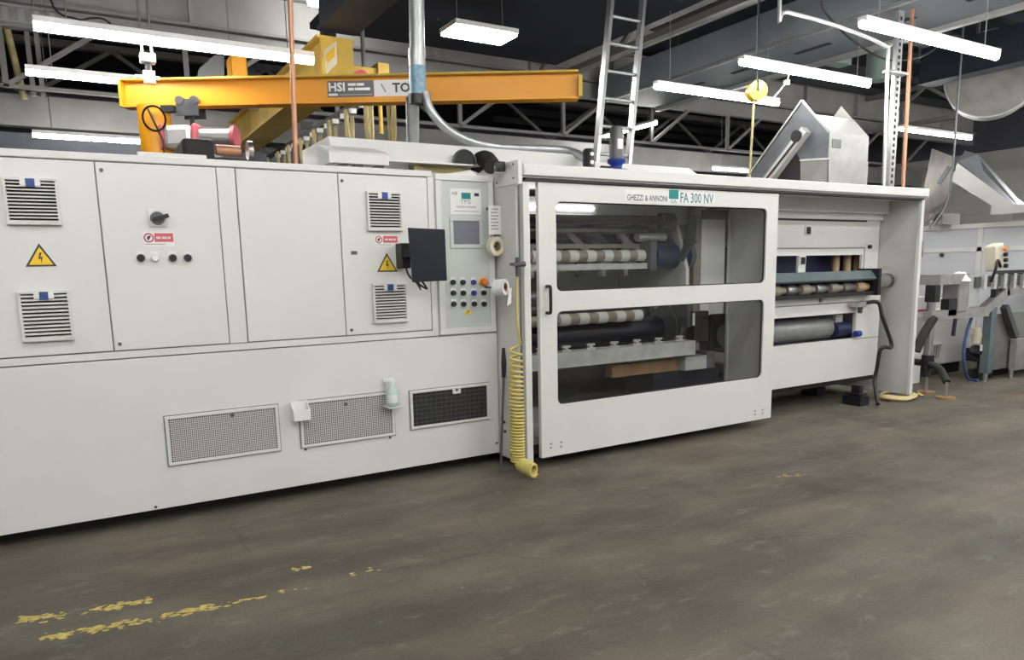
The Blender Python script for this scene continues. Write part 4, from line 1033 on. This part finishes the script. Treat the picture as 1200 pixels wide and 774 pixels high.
part('truck_beam', MB().box((a.x,4.4,b.z-.12),(b.x,4.6,b.z+.06)), 'yellowold', et, bevel=.01)
part('truck_end', MB().box((b.x-.06,4.35,b.z-.2),(b.x+.09,4.65,b.z+.12)), 'yellowold', et)
part('wheel', MB().tube([(a.x+.2,4.34,b.z-.1),(a.x+.2,4.66,b.z-.1)], .1, 14), 'red', et)
part('truck_hanger', MB().tube([(b.x-.2,4.5,b.z+.05),(b.x-.2,4.5,HC)], .03, 8), 'trussgrey', et)
part('cable_drop', MB().tube([(b.x,4.5,b.z-.18),(b.x,4.5,b.z-.75)], .03, 6), 'yellowold', et)
# yellow motor and dark gear on top of the old crane
a = UY(281,82,4.2)
mt = thing('crane_motor', 'yellow motor box with dark wheel guard behind the jib beam', 'motor', (a.x-.1, 4.3, a.z-.25))
part('motor_box', MB().box((a.x-.09,4.2,a.z-.16),(a.x+.09,4.5,a.z+.17)), 'yellow', mt, bevel=.02)
gg = UY(250,82,4.2)
part('wheel_guard', MB().prism([(gg.x-.18,4.25,a.z-.16),(gg.x+.12,4.25,a.z-.16),(gg.x+.14,4.25,a.z+.15),(gg.x+.03,4.25,a.z+.14),(gg.x-.14,4.25,a.z-.02)], (0,.1,0)), 'gunmetal', mt)
part('cross_bar', MB().box((gg.x-.18,4.4,a.z-.2),(2.6,4.5,a.z-.155)), 'yellowold', mt)
# festoon track with cable loops
fx, fz = 3.22, 3.62
ft = thing('festoon_track', 'black cable trolley track running beside the old yellow girder', 'track', (fx, 5, fz))
part('track_rail', MB().box((fx-.03,2.6,fz),(fx+.03,8.8,fz+.06)), 'black', ft)
for yy in (3.2, 6, 8.5): part('rail_bracket', MB().box((fx-.14,yy,fz+.06),(fx+.03,yy+.05,fz+.16)), 'black', ft)
for k in range(16):
    yy = 2.85+k*.36; dp = .62+.12*math.sin(k*1.7); sg_ = .15
    loop = [(fx+.10*math.cos(math.pi*q/10)*(1 if k % 2 else -1), yy+sg_*math.sin(-math.pi/2+math.pi*q/10), fz-.03-dp*math.sin(math.pi*q/10)**.6) for q in range(11)]
    o = tag(part('festoon_cable', MB().tube(loop, .019, 6), 'khaki'), 'mustard yellow festoon cable loop hanging from the black track', 'cable', 'festoon cable loops')
    part('cable_trolley', MB().box((fx-.04,yy-sg_-.03,fz-.06),(fx+.04,yy-sg_+.03,fz-.002)), 'offwhite', o)
# clutter behind the cabinet, seen over its top
yb2 = 1.9
a = UY(290,180,yb2)
o = thing('cable_reel_drive', 'dark drive unit with brown drum and steel flange behind the cabinet', 'drive', (a.x-.3, yb2, 0))
part('drive_frame', MB().box((a.x-.75,yb2,0),(a.x+.1,yb2+.5,a.z-.05)), 'machinedark', o)
part('drum', MB().tube([(a.x-.28,yb2-.1,a.z+.0),(a.x-.08,yb2-.1,a.z+.0)], .045, 14), 'copper', o)
part('flange', MB().tube([(a.x-.02,yb2-.1,a.z+.01),(a.x+.02,yb2-.1,a.z+.01)], .085, 16), 'steel', o)
part('gear_case', MB().box((a.x-.55,yb2-.15,a.z-.2),(a.x-.3,yb2+.3,a.z+.08)), 'rubber', o, bevel=.03)

# ================================================================ STAINLESS HOPPER behind the machine
yh0 = .55
hx = UY(972,190,yh0).x
hp_ = thing('stainless_hopper', 'stainless steel hopper with peaked cheek plates and inclined chute', 'hopper', (hx+.4, 1.2, ZR+.06))
cheek = [UX(872,213,hx),UX(940,118,hx),UX(972,155,hx),UX(971,222,hx)]
cut = [UX(940,118,hx),UX(972,155,hx),UX(970,186,hx),UX(938,188,hx),UX(933,178,hx),UX(905,216,hx),UX(872,216,hx)]
wdx = UY(1020,160,yh0).x-hx
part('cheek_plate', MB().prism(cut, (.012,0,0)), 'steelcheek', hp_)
part('opening_shade', MB().prism([UX(939,187,hx+.03),UX(933,176,hx+.03),UX(903,218,hx+.03),UX(939,224,hx+.03)], (.01,0,0)), 'gap', hp_)  # black plate standing in for the shade inside the cheek opening
part('cheek_plate', MB().prism([c+Vector((wdx,0,0)) for c in cut], (-.012,0,0)), 'steelsheet', hp_)
e0, e1, e2 = UX(872,213,hx), UX(940,118,hx), UX(972,155,hx)
part('edge_trim', MB().obox(e0, e1, .03, .025), 'steel', hp_); part('edge_trim', MB().obox(e1, e2, .03, .02), 'steel', hp_)
mid_ = e1+(e2-e1)*.45
part('top_sheet', MB().prism([mid_, e2, e2+Vector((wdx,0,0)), mid_+Vector((wdx,0,0))], (0,.004,.006)), 'alu', hp_)
fz0 = UX(971,186,hx).z
part('front_sheet', MB().box((hx,e2.y,fz0),(hx+wdx,e2.y+.01,e2.z)), 'steelsheet', hp_)
part('side_sheet', MB().prism([UX(971,186,hx),UX(938,188,hx),UX(938,224,hx),UX(971,224,hx)], (.01,0,0)), 'steelsheet', hp_)
part('lower_sheet', MB().box((hx,e2.y-.01,ZR+.0605),(hx+wdx,e2.y+.0,fz0)), 'steelsheet', hp_)
part('lower_edge', MB().obox(UX(971,186,hx), UX(938,188,hx), .03, .02), 'alu', hp_)
ya_ = UX(938,188,hx).y
for xx in (hx+.05, hx+wdx-.05):
    part('leg', MB().box((xx-.03,e2.y+.03,ZR+.0605),(xx+.03,e2.y+.09,2.6)), 'steel', hp_)
    part('leg', MB().box((xx-.03,e0.y-.25,0),(xx+.03,e0.y-.19,e0.z+.15)), 'steel', hp_)
part('small_plate', MB().box((hx+.06,e2.y-.006,e2.z-.17),(hx+.22,e2.y,e2.z-.07)), 'gunmetal', hp_)
c0, c1 = UX(945,152,hx-.05), UX(900,213,hx-.05)
part('chute', MB().obox(c1, c0, .10, .10), 'alu', hp_)
c0b, c1b = UX(938,154,hx-.06), UX(893,213,hx-.06)
part('chute_rail', MB().obox(c1b, c0b, .03, .04), 'galv', hp_)
part('chute_slot', MB().obox(UX(896,212,hx-.11), UX(938,158,hx-.11), .01, .02), 'gap', hp_)
a = UX(936,160,hx-.06); part('chute_pulley', MB().tube([(a.x-.06,a.y,a.z),(a.x+.02,a.y,a.z)], .07, 16), 'black', hp_)
# yellow cord reel
a = UY(887,107,1.5)
cr = thing('cord_reel', 'round yellow cord reel hanging with its cord dropping behind hopper', 'reel', (a.x, 1.5, a.z-.12))
part('reel_drum', MB().tube([(a.x-.03,1.45,a.z),(a.x+.03,1.57,a.z)], .118, 28), 'reelyellow', cr)
part('reel_slot', MB().box((a.x-.055,1.43,a.z-.01),(a.x-.02,1.447,a.z+.12)), 'black', cr)
part('hang_strap', MB().tube([(a.x,1.51,a.z+.1),(a.x,1.51,HC)], .012, 6), 'black', cr)
b = UY(879,196,1.5); part('cord', MB().tube([(a.x-.05,1.5,a.z-.1),(b.x,1.5,b.z),(b.x,1.5,1.2)], .016, 6), 'khaki', cr)
b = UY(922,95,1.5); part('side_cord', MB().tube(cable([(a.x+.06,1.5,a.z-.06),(a.x+.2,1.5,a.z-.12),(b.x,1.5,b.z),(b.x+.02,1.5,b.z+.2)]), .010, 6), 'paper', cr)
part('plug', MB().box((b.x-.025,1.47,b.z-.05),(b.x+.025,1.53,b.z+.01)), 'paper', cr)
# perforated post, conduit and copper pipe
yp = .75
a = UY(1046,222,yp); b = UY(1053,48,yp)
pp = thing('perforated_post', 'slotted steel strut post carrying services up to the duct', 'post', (a.x, yp, 0))
x_ = (a.x+b.x)/2; w_ = .06
part('post_web', MB().box((x_-w_,yp,0),(x_+w_,yp+.012,4.7)), 'galv', pp)
part('post_flange', MB().box((x_-w_,yp+.012,0),(x_-w_+.012,yp+.05,4.7)), 'galv', pp); part('post_flange', MB().box((x_+w_-.012,yp+.012,0),(x_+w_,yp+.05,4.7)), 'galv', pp)
hf = None
for k in range(30):
    zz = 2.35+k*.077
    if hf is None: hf = part('slot_hole', MB().box((x_-.02,yp-.003,zz),(x_+.02,yp-.0005,zz+.042)), 'gap', pp)
    else: copy_part(hf, (0,0,k*.077))
for px0, py0, px1, py1, m_, r_2, lab, nm, cat in ((1036,222,1041,60,'alu',.022,'slim white conduit pipe standing left of the perforated post','conduit_pipe','pipe'),(1058,222,1067,45,'copper',.024,'copper pipe standing right of the perforated post','copper_pipe','pipe')):
    a = UY(px0,py0,yp-.1); b = UY(px1,py1,yp-.1); xm = a.x
    if m_ == 'alu': path = cable([(a.x,yp-.1,0),(a.x,yp-.1,2),(b.x,yp-.1,b.z-.1),(b.x-.05,yp-.1,b.z+.05),(UY(980,30,yp-.1).x,yp-.1,UY(980,30,yp-.1).z),(UY(922,14,yp-.1).x,yp-.1,UY(922,14,yp-.1).z),(UY(914,0,yp-.1).x,yp-.1,4.3),(UY(914,0,yp-.1).x,yp-.1,HC)],6)
    else: path = [(a.x,yp-.1,0),(a.x,yp-.1,2.4),(b.x,yp-.1,4.7)]
    tag(part(nm, MB().tube(path, r_2, 8), m_), lab, cat)
a = UY(1052,85,yp-.12)
tag(part('pipe_clamp', MB().box((a.x-.2,yp-.14,a.z-.015),(a.x+.2,yp-.045,a.z+.015)), 'steel'), 'steel clamp bar tying the pipes to the perforated post', 'clamp')
cb = [UY(962,0,1.0),UY(968,16,1.0),UY(1000,48,1.0),UY(1040,70,1.0),UY(1080,66,1.0),UY(1112,45,1.0),UY(1124,10,1.0)]
cb = [Vector((cb[0].x,1.0,4.70))]+cb[1:-1]+[Vector((cb[-1].x,1.0,4.70))]
tag(part('drooping_cable', MB().tube(cable(cb,8), .014, 6), 'black'), 'black cable drooping in a curve past the perforated post', 'cable')
a = UY(1136,25,1.0)
tag(part('hanging_cable', MB().tube(cable([(UY(1130,10,.8).x,.8,HC),UY(1128,45,.8),UY(1122,120,.8),UY(1116,200,.8),UY(1108,240,.8),UY(1090,268,.8)],6), .014, 6), 'gunmetal'), 'thin dark cable hanging from the roof past the tilted steel chutes', 'cable')
# pale green unit heater above
a = UY(1030,95,3.6); a_t = UY(1030,52,3.6)
uh = thing('unit_heater', 'pale green round heater drum with side box under the duct', 'heater', (a.x, 3.6, a.z))
part('heater_drum', MB().tube([(a.x,3.6,a.z),(a.x,3.6,a.z+.04),(a.x,3.6,a_t.z)], [.18,.23,.23], 24), 'ductgreen', uh)
part('hanger_rod', MB().tube([(a.x,3.6,a_t.z),(a.x,3.6,HC)], .03, 8), 'trussgrey', uh)
b = UY(984,70,3.6); part('side_box', MB().box((b.x-.22,3.5,b.z-.09),(b.x+.2,3.75,b.z+.1)), 'ductgreen', uh)
b = UY(1098,60,3.6); part('side_box', MB().box((b.x-.3,3.5,b.z-.12),(b.x+.3,3.8,b.z+.16)), 'ductgreen', uh)
part('link_duct', MB().box((UY(984,70,3.6).x,3.55,b.z+.02),(b.x,3.65,b.z+.08)), 'ductgreen', uh)
bq = UZ(1148,84.5,4.6)
o = thing('roof_beam', 'dark navy roof beam crossing in front of the large round duct', 'beam', (bq.x, 1.0, 4.6))
part('beam_body', MB().box((bq.x-.04,-5.5,4.62),(bq.x+.2,2.7,5.2)), 'navybeam', o); part('flange', MB().box((bq.x-.1,-5.5,4.6),(bq.x+.26,2.7,4.62)), 'navybeam', o)
for yy in (-4.5, -1.5, 1.0, 2.4): part('hanger_rod', MB().tube([(bq.x+.08,yy,5.2),(bq.x+.08,yy,HC)], .025, 6), 'navybeam', o)
# large round drum at the right
a = UY(1163,86,2.0); r_d = UY(1163,137,2.0); rr3 = a.z-r_d.z
dn = (CAM-a); dn.z = 0; dn.normalize()
rd = thing('round_duct', 'large blotchy grey round duct end hanging at the pale sided wall', 'duct', (a.x, 2.0, r_d.z))
part('drum_face', MB().tube([a, a-dn*.5], rr3, 40), 'drum', rd)
part('drum_rim', MB().ring(a, dn, rr3, rr3+.02, .06, 40), 'galv', rd)
for q in (-.4, .4): part('hanger_rod', MB().tube([(a.x+q*.85,2.3+q*.5,a.z+.4),(a.x+q*.85,2.3+q*.5,HC)], .02, 6), 'trussgrey', rd)

# ================================================================ SECOND LINE AT THE RIGHT
# enclosure of clear partitions
xp2 = 12.0
pw = thing('partition_enclosure', 'white framed machine enclosure with pale blue grey panels', 'enclosure', (xp2, 1.2, 0))
for k, (ya, yb3) in enumerate(((-5.0,-3.55),(-3.55,-2.1),(-2.1,-.65),(-.65,.98),(.98,2.45),(2.45,3.9))):
    part('wall_panel', MB().box((xp2+.02,ya+.04,1.76),(xp2+.04,yb3-.04,2.06)), 'partition', pw)
    part('wall_panel', MB().box((xp2+.02,ya+.04,.2),(xp2+.04,yb3-.04,1.70)), 'partition', pw)
    part('mullion', MB().box((xp2,ya-.035,.1),(xp2+.06,ya+.035,2.10)), 'paper', pw)
part('top_rail', MB().box((xp2-.01,-5,2.055),(xp2+.08,3.9,2.125)), 'paper', pw)
part('middle_rail', MB().box((xp2,-5,1.70),(xp2+.06,3.9,1.765)), 'paper', pw)
part('bottom_rail', MB().box((xp2,-5,.0),(xp2+.06,3.9,.2)), 'gap', pw)
part('roof_panel', MB().box((xp2+.06,-5,2.06),(15,3.9,2.10)), 'white2', pw)
for p in ((1104,299),(1157,299)):
    a = UX(*p, xp2); part('knob', MB().tube([(xp2,a.y,a.z),(xp2-.03,a.y,a.z)], .03, 8), 'ink', pw)
# tilted stainless chutes above it
xc = 11.6
tc_ = thing('tilted_chute', 'shiny tilted stainless chutes meeting in a peak above the enclosure', 'chute', (xc, 1.0, 2.1))
A1, A2 = UX(1092,173,xc), UX(1121,186,xc-.3)
L = [UX(1092,174,xc+.6),UX(1118,184,xc),UX(1110,235,xc),UX(1093,258,xc),UX(1076,256,xc+.6)]
part('left_leg', MB().prism(L, (.5,.3,0)), 'steelbrown', tc_)
L2 = [UX(1122,191,xc-.4),UX(1115,212,xc-.4),UX(1170,246,xc-.4),UX(1199,248,xc-.4)]
part('right_leg', MB().prism(L2, (.5,.05,0)), 'alu', tc_)
L3 = [UX(1122,191,xc-.4),UX(1199,248,xc-.4),UX(1199,242,xc+.3),UX(1145,182,xc+.3),UX(1130,178,xc+.3)]
part('peak_sheet', MB().prism(L3, (.02,0,.02)), 'steeldark', tc_)
part('slot', MB().obox(UX(1113,195,xc-.02), UX(1100,216,xc-.02), .02, .06), 'steeldark', tc_)
part('support_leg', MB().box((xc+.1,UX(1092,262,xc).y+.1,2.13),(xc+.6,UX(1092,262,xc).y-.1,2.3)), 'steel', tc_)
b = UX(1186,246,xc-.4); part('light_bar', MB().box((xc-.45,b.y-.25,b.z-.05),(xc-.3,b.y+.25,b.z+.06)), 'alu', tc_)
part('support_leg', MB().box((xc+.05,b.y-.2,2.1255),(xc+.25,b.y+.2,b.z+.1)), 'steel', tc_)
# white machine cabinet
a = UZ(1091,437,0); b = UZ(1130,440,0)
wc = thing('white_machine_cabinet', 'white machine cabinet with small vent behind the conveyor stand', 'cabinet', (11.0, 1.0, 0))
cx0 = UZ(1085,430,.12); cx1 = UZ(1131,432,.12)
ca = Vector((9.55,.55,0)); 
yc = UZ(1130,440,0).y+.2
xr_ = UY(1131,430,yc).x; xl_ = UY(1080,430,yc).x-.08; ztop = UY(1115,361,yc).z
part('cabinet_body', MB().box((xl_,yc,.15),(xr_,yc+1.2,ztop)), 'paper', wc, bevel=.02)
part('plinth', MB().box((xl_+.05,yc+.06,0),(xr_-.05,yc+1.1,.15)), 'gap', wc)
x0, x1, z0, z1 = rect((1091,404),(1102,421), yc-.005)
vg = part('vent_grille', MB().frame(x0,x1,z0,z1,.015,yc-.02,yc), 'offwhite', wc)
for k in range(4): part('slat', MB().box((x0+.02+k*(x1-x0-.03)/4,yc-.015,z0+.015),(x0+.035+k*(x1-x0-.03)/4,yc-.003,z1-.015)), 'inkgrey', vg)
for px in (1100,1130): a = UY(px,357,yc+.1); part('top_box', MB().box((a.x-.15,yc+.05,ztop),(a.x+.15,yc+.3,ztop+.14)), 'offwhite', wc, bevel=.02)
# conveyor with pedestal stand
tv = thing('conveyor_stand', 'steel conveyor head on a pedestal with black splayed feet', 'conveyor', (8.75, -.3, 0))
f1 = UZ(1085,462,0); f2 = UZ(1108,468,0)
yk = f1.y+.05; zk = .52
px_ = UY(1086,440,yk).x
part('column', MB().tube([(px_,yk,.33),(px_,yk,UY(1090,345,yk).z)], .045, 12), 'steel', tv)
part('column', MB().tube([(px_+.14,yk+.1,.33),(px_+.14,yk+.1,UY(1090,345,yk).z)], .035, 12), 'steeldark', tv)
part('hub', MB().tube([(px_,yk,.26),(px_,yk,.46)], .07, 12), 'black', tv)
for f_ in (f1+Vector((.03,.02,0)), f2, Vector((px_+.3,yk+.7,0))):
    part('splayed_foot', MB().tube(cable([(px_,yk,.36),(px_+(f_.x-px_)*.6,yk+(f_.y-yk)*.6,.33),(f_.x,f_.y,.2)],5), .042, 8), 'rubber', tv)
    part('foot_spindle', MB().tube([(f_.x,f_.y,.2),(f_.x,f_.y,.03)], .018, 8), 'steel', tv)
    part('foot_pad', MB().tube([(f_.x,f_.y,0),(f_.x,f_.y,.03)], .10, 14), 'brown', tv)
ck = UY(1090,350,yk)
zs = UY(1120,357,yk).z
part('cross_rail', MB().box((px_-.08,yk-.05,UY(1110,368,yk).z-.07),(UY(1155,360,yk).x,yk+.05,UY(1110,368,yk).z+.05)), 'convsteel', tv)
x9 = UY(1155,360,yk).x; z9 = UY(1110,368,yk).z; x8 = UY(1178,352,yk).x
part('raised_rail', MB().obox((x9-.05,yk,z9), (x8,yk,z9+.24), .09, .12), 'convsteel', tv)
part('raised_rail', MB().obox((x8-.05,yk,z9+.235), (x8+2.2,yk,z9+.235), .09, .12), 'convsteel', tv)
ztop2 = UY(1100,328,yk).z
part('conveyor_head', MB().box((px_-.0,yk-.08,ztop2-.06),(UY(1128,330,yk).x,yk+.25,ztop2+.06)), 'convsteel', tv)
part('head_clamp', MB().box((px_-.05,yk-.06,ztop2-.26),(px_+.06,yk+.06,ztop2-.06)), 'black', tv)
a = UY(1124,345,yk)
part('head_gearbox', MB().box((a.x-.11,yk-.06,a.z-.22),(a.x+.11,yk+.15,a.z+.16)), 'convsteel', tv, bevel=.02)
part('head_cone', MB().tube([(a.x-.02,yk,a.z+.16),(a.x-.02,yk,a.z+.27)], [.13,.06], 14), 'alu', tv)
part('bracket', MB().box((a.x-.3,yk-.05,a.z-.25),(a.x-.12,yk+.05,a.z-.05)), 'black', tv)
a = UY(1140,340,yk); part('side_plate', MB().box((a.x-.12,yk-.02,a.z-.2),(a.x+.1,yk+.02,a.z+.18)), 'machinegrey', tv)
a = UY(1165,345,yk); part('head_post', MB().box((a.x-.03,yk-.03,z9+.1),(a.x+.03,yk+.03,ztop2)), 'black', tv)
# belt with links
zb5 = UY(1180,325,yk).z
part('belt_bed', MB().box((UY(1140,325,yk).x,yk-.04,zb5-.11),(UY(1140,325,yk).x+3.4,yk+.3,zb5+.02)), 'gunmetal', tv)
part('belt_rail', MB().box((UY(1160,325,yk).x,yk-.07,zb5+.03),(UY(1140,325,yk).x+3.4,yk-.04,zb5+.09)), 'black', tv)
for k in range(9):
    xx = UY(1140,325,yk).x+.12+k*.24
    part('belt_bracket', MB().box((xx,yk-.08,zb5-.14),(xx+.07,yk-.04,zb5+.05)), 'alu', tv)
part('drive_strip', MB().tube(cable([(px_-.02,yk-.05,UY(1090,372,yk).z),(px_-.16,yk-.02,UY(1080,392,yk).z),(px_-.26,yk,UY(1072,412,yk).z)],5), .05, 8), 'rubber', tv)
a = UY(1113,382,yk); part('hook', MB().tube([(a.x,yk-.06,z9-.06),(a.x-.02,yk-.06,a.z-.12)], .022, 6), 'black', tv)
# pendant control box leaning on the conveyor
a = UY(1165,308,yk)
pb = thing('pendant_box', 'cream pendant control box with orange and black buttons on conveyor', 'control box', (a.x, yk, zb5+.09))
part('box_body', MB().obox((a.x+.03,yk,zb5+.1),(a.x-.04,yk,zb5+.42), .22, .14, (0,1,0)), 'tapecream', pb, bevel=.02)
for k, m_ in enumerate(('black','black','black','orange')):
    part('button', MB().tube([(a.x+.07-.016*k,yk-.09,zb5+.15+.07*k),(a.x+.07-.016*k,yk-.125,zb5+.15+.07*k)], .026, 10), m_, pb)
part('box_cable', MB().tube(cable([(a.x,yk-.08,zb5+.14),(a.x-.12,yk-.1,zb5+.22),(a.x-.16,yk-.1,zb5+.1),(a.x-.16,yk-.06,zb5-.05)],6), .016, 6), 'black', pb)
# stainless frame cabinet at the far right edge
yq = UZ(1193,443,0).y
sf = thing('stainless_frame_cabinet', 'dull stainless cabinet under the conveyor with a raised leg', 'cabinet', (10.9, yq+.4, 0))
x0 = UY(1159,420,yq+.1).x; zq0 = UY(1175,432,yq+.1).z; zq1 = UY(1175,368,yq+.1).z
part('side_sheet', MB().box((x0,yq+.1,zq0),(x0+1.8,yq+.13,zq1)), 'steelsheet', sf)
part('corner_post', MB().box((x0-.12,yq+.05,zq0-.02),(x0,yq+.15,zq1+.1)), 'tealbar', sf)
part('end_sheet', MB().box((UY(1192,400,yq).x,yq,zq0-.03),(UY(1192,400,yq).x+.7,yq+.08,UY(1192,398,yq).z)), 'convsteel', sf)
part('brace', MB().obox((UY(1182,360,yq).x,yq+.05,zq1+.1),(UY(1194,395,yq).x,yq+.05,UY(1194,395,yq).z), .08, .08), 'gunmetal', sf)
part('leg', MB().tube([(UY(1189,430,yq).x,yq+.04,0),(UY(1189,430,yq).x,yq+.04,zq0)], .03, 8), 'steel', sf)
part('leg', MB().tube([(x0-.06,yq+.1,0),(x0-.06,yq+.1,zq0)], .03, 8), 'steel', sf)
part('base_skirt', MB().box((x0,yq+.3,0),(x0+1.8,yq+.35,zq0)), 'gap', sf)
a = UZ(1150,445,0)
pl = thing('pedal_unit', 'black foot pedal unit with cream housing and white tag by the cabinet', 'pedal', (a.x, a.y, 0))
part('pedal_leg', MB().tube([(a.x-.05,a.y,0),(a.x,a.y+.05,.3)], .025, 8), 'black', pl); part('pedal_leg', MB().tube([(a.x+.2,a.y,0),(a.x,a.y+.05,.3)], .025, 8), 'black', pl)
part('pedal_body', MB().obox((a.x-.2,a.y,.42),(a.x+.15,a.y,.26), .16, .12), 'black', pl, bevel=.02)
b = UY(1145,388,a.y); part('cream_housing', MB().tube([(b.x,a.y,.5),(b.x,a.y,b.z-.06),(b.x-.03,a.y,b.z+.05)], [.05,.07,.05], 12), 'tapecream', pl)
b = UY(1145,407,a.y); part('white_tag', MB().box((b.x-.07,a.y-.08,b.z-.04),(b.x+.07,a.y-.07,b.z+.04)), 'paper', pl)
bh = [UY(1143,362,a.y-.05),UY(1136,380,a.y-.05),UY(1130,405,a.y-.05),UY(1130,430,a.y-.05),UZ(1135,444,.02),UZ(1146,446,.02)]
tag(part('blue_hose', MB().tube(cable(bh,6), .02, 8), 'bluehose'), 'dark blue hose drooping from conveyor to the floor', 'hose')
a = UY(1079,357,-.1); 
o = thing('white_carton', 'small white box with red stripe behind the end panel', 'box', (9.3, .3, 0))
a = UY(1080,360,.25)
part('carton_body', MB().box((a.x-.12,.25,a.z-.14),(a.x+.14,.45,a.z+.13)), 'paper', o, bevel=.005)
part('red_stripe', MB().box((a.x-.12,.245,a.z-.06),(a.x+.14,.2499,a.z-.03)), 'pinkred', o)
part('stand', MB().box((a.x-.08,.27,0),(a.x+.1,.43,a.z-.14)), 'white', o)

# ================================================================ FLOOR MARKS
def flakes(label, segs, m, n, w, seed):
    rnd = random.Random(seed); mb = MB()
    for (p, q, dens) in segs:
        A = UZ(*p, 0.0012); B = UZ(*q, 0.0012); L_ = (B-A).length
        for k in range(int(n*dens*L_)):
            f_ = rnd.random()
            if math.sin(f_*L_*9+seed)+.6*math.sin(f_*L_*23+2*seed) < -.65 and rnd.random() < .8: continue
            c = A+(B-A)*f_; sd = Vector((-(B-A).y, (B-A).x, 0)).normalized()
            c += sd*rnd.gauss(0, w*.35); r = w*rnd.uniform(.04, .26)
            el = rnd.uniform(1.2, 2.4); an0 = math.atan2((B-A).y, (B-A).x)+rnd.gauss(0,.25)
            pts = []
            for j in range(7):
                an = j*2*math.pi/7; rr = r*rnd.uniform(.55, 1.2); x, y = rr*el*math.cos(an), rr*math.sin(an)
                pts.append((c.x+x*math.cos(an0)-y*math.sin(an0), c.y+x*math.sin(an0)+y*math.cos(an0), .0012+.0002*rnd.random()))
            mb._add(pts, [tuple(range(7))])
    return tag(part('floor_marking', mb, m), label, 'marking')
flakes('bold worn yellow paint dashes on the floor nearest the cabinet', [((20,726),(76,722),1.2),((98,717),(175,704),1.3)], 'paintyellow', 175, .055, 1)
flakes('long worn yellow paint line fading out along the floor', [((48,749),(110,738),1.4),((110,738),(215,720),.9),((190,722),(278,706),1.5),((280,705),(370,686),.22)], 'paintyellow', 175, .055, 2)
flakes('single yellow paint fleck on the floor before the mesh vents', [((341,668),(362,666),1.4)], 'paintyellow', 140, .05, 3)
flakes('two tiny yellow paint flecks on the floor by the mesh vents', [((429,669),(446,667),.8),((408,673),(414,672),1)], 'paintyellow', 130, .045, 4)
flakes('faint orange paint scrape on the floor before the sliding door', [((915,561),(946,556),.8),((870,571),(880,570),.4)], 'paintfaded', 60, .07, 5)
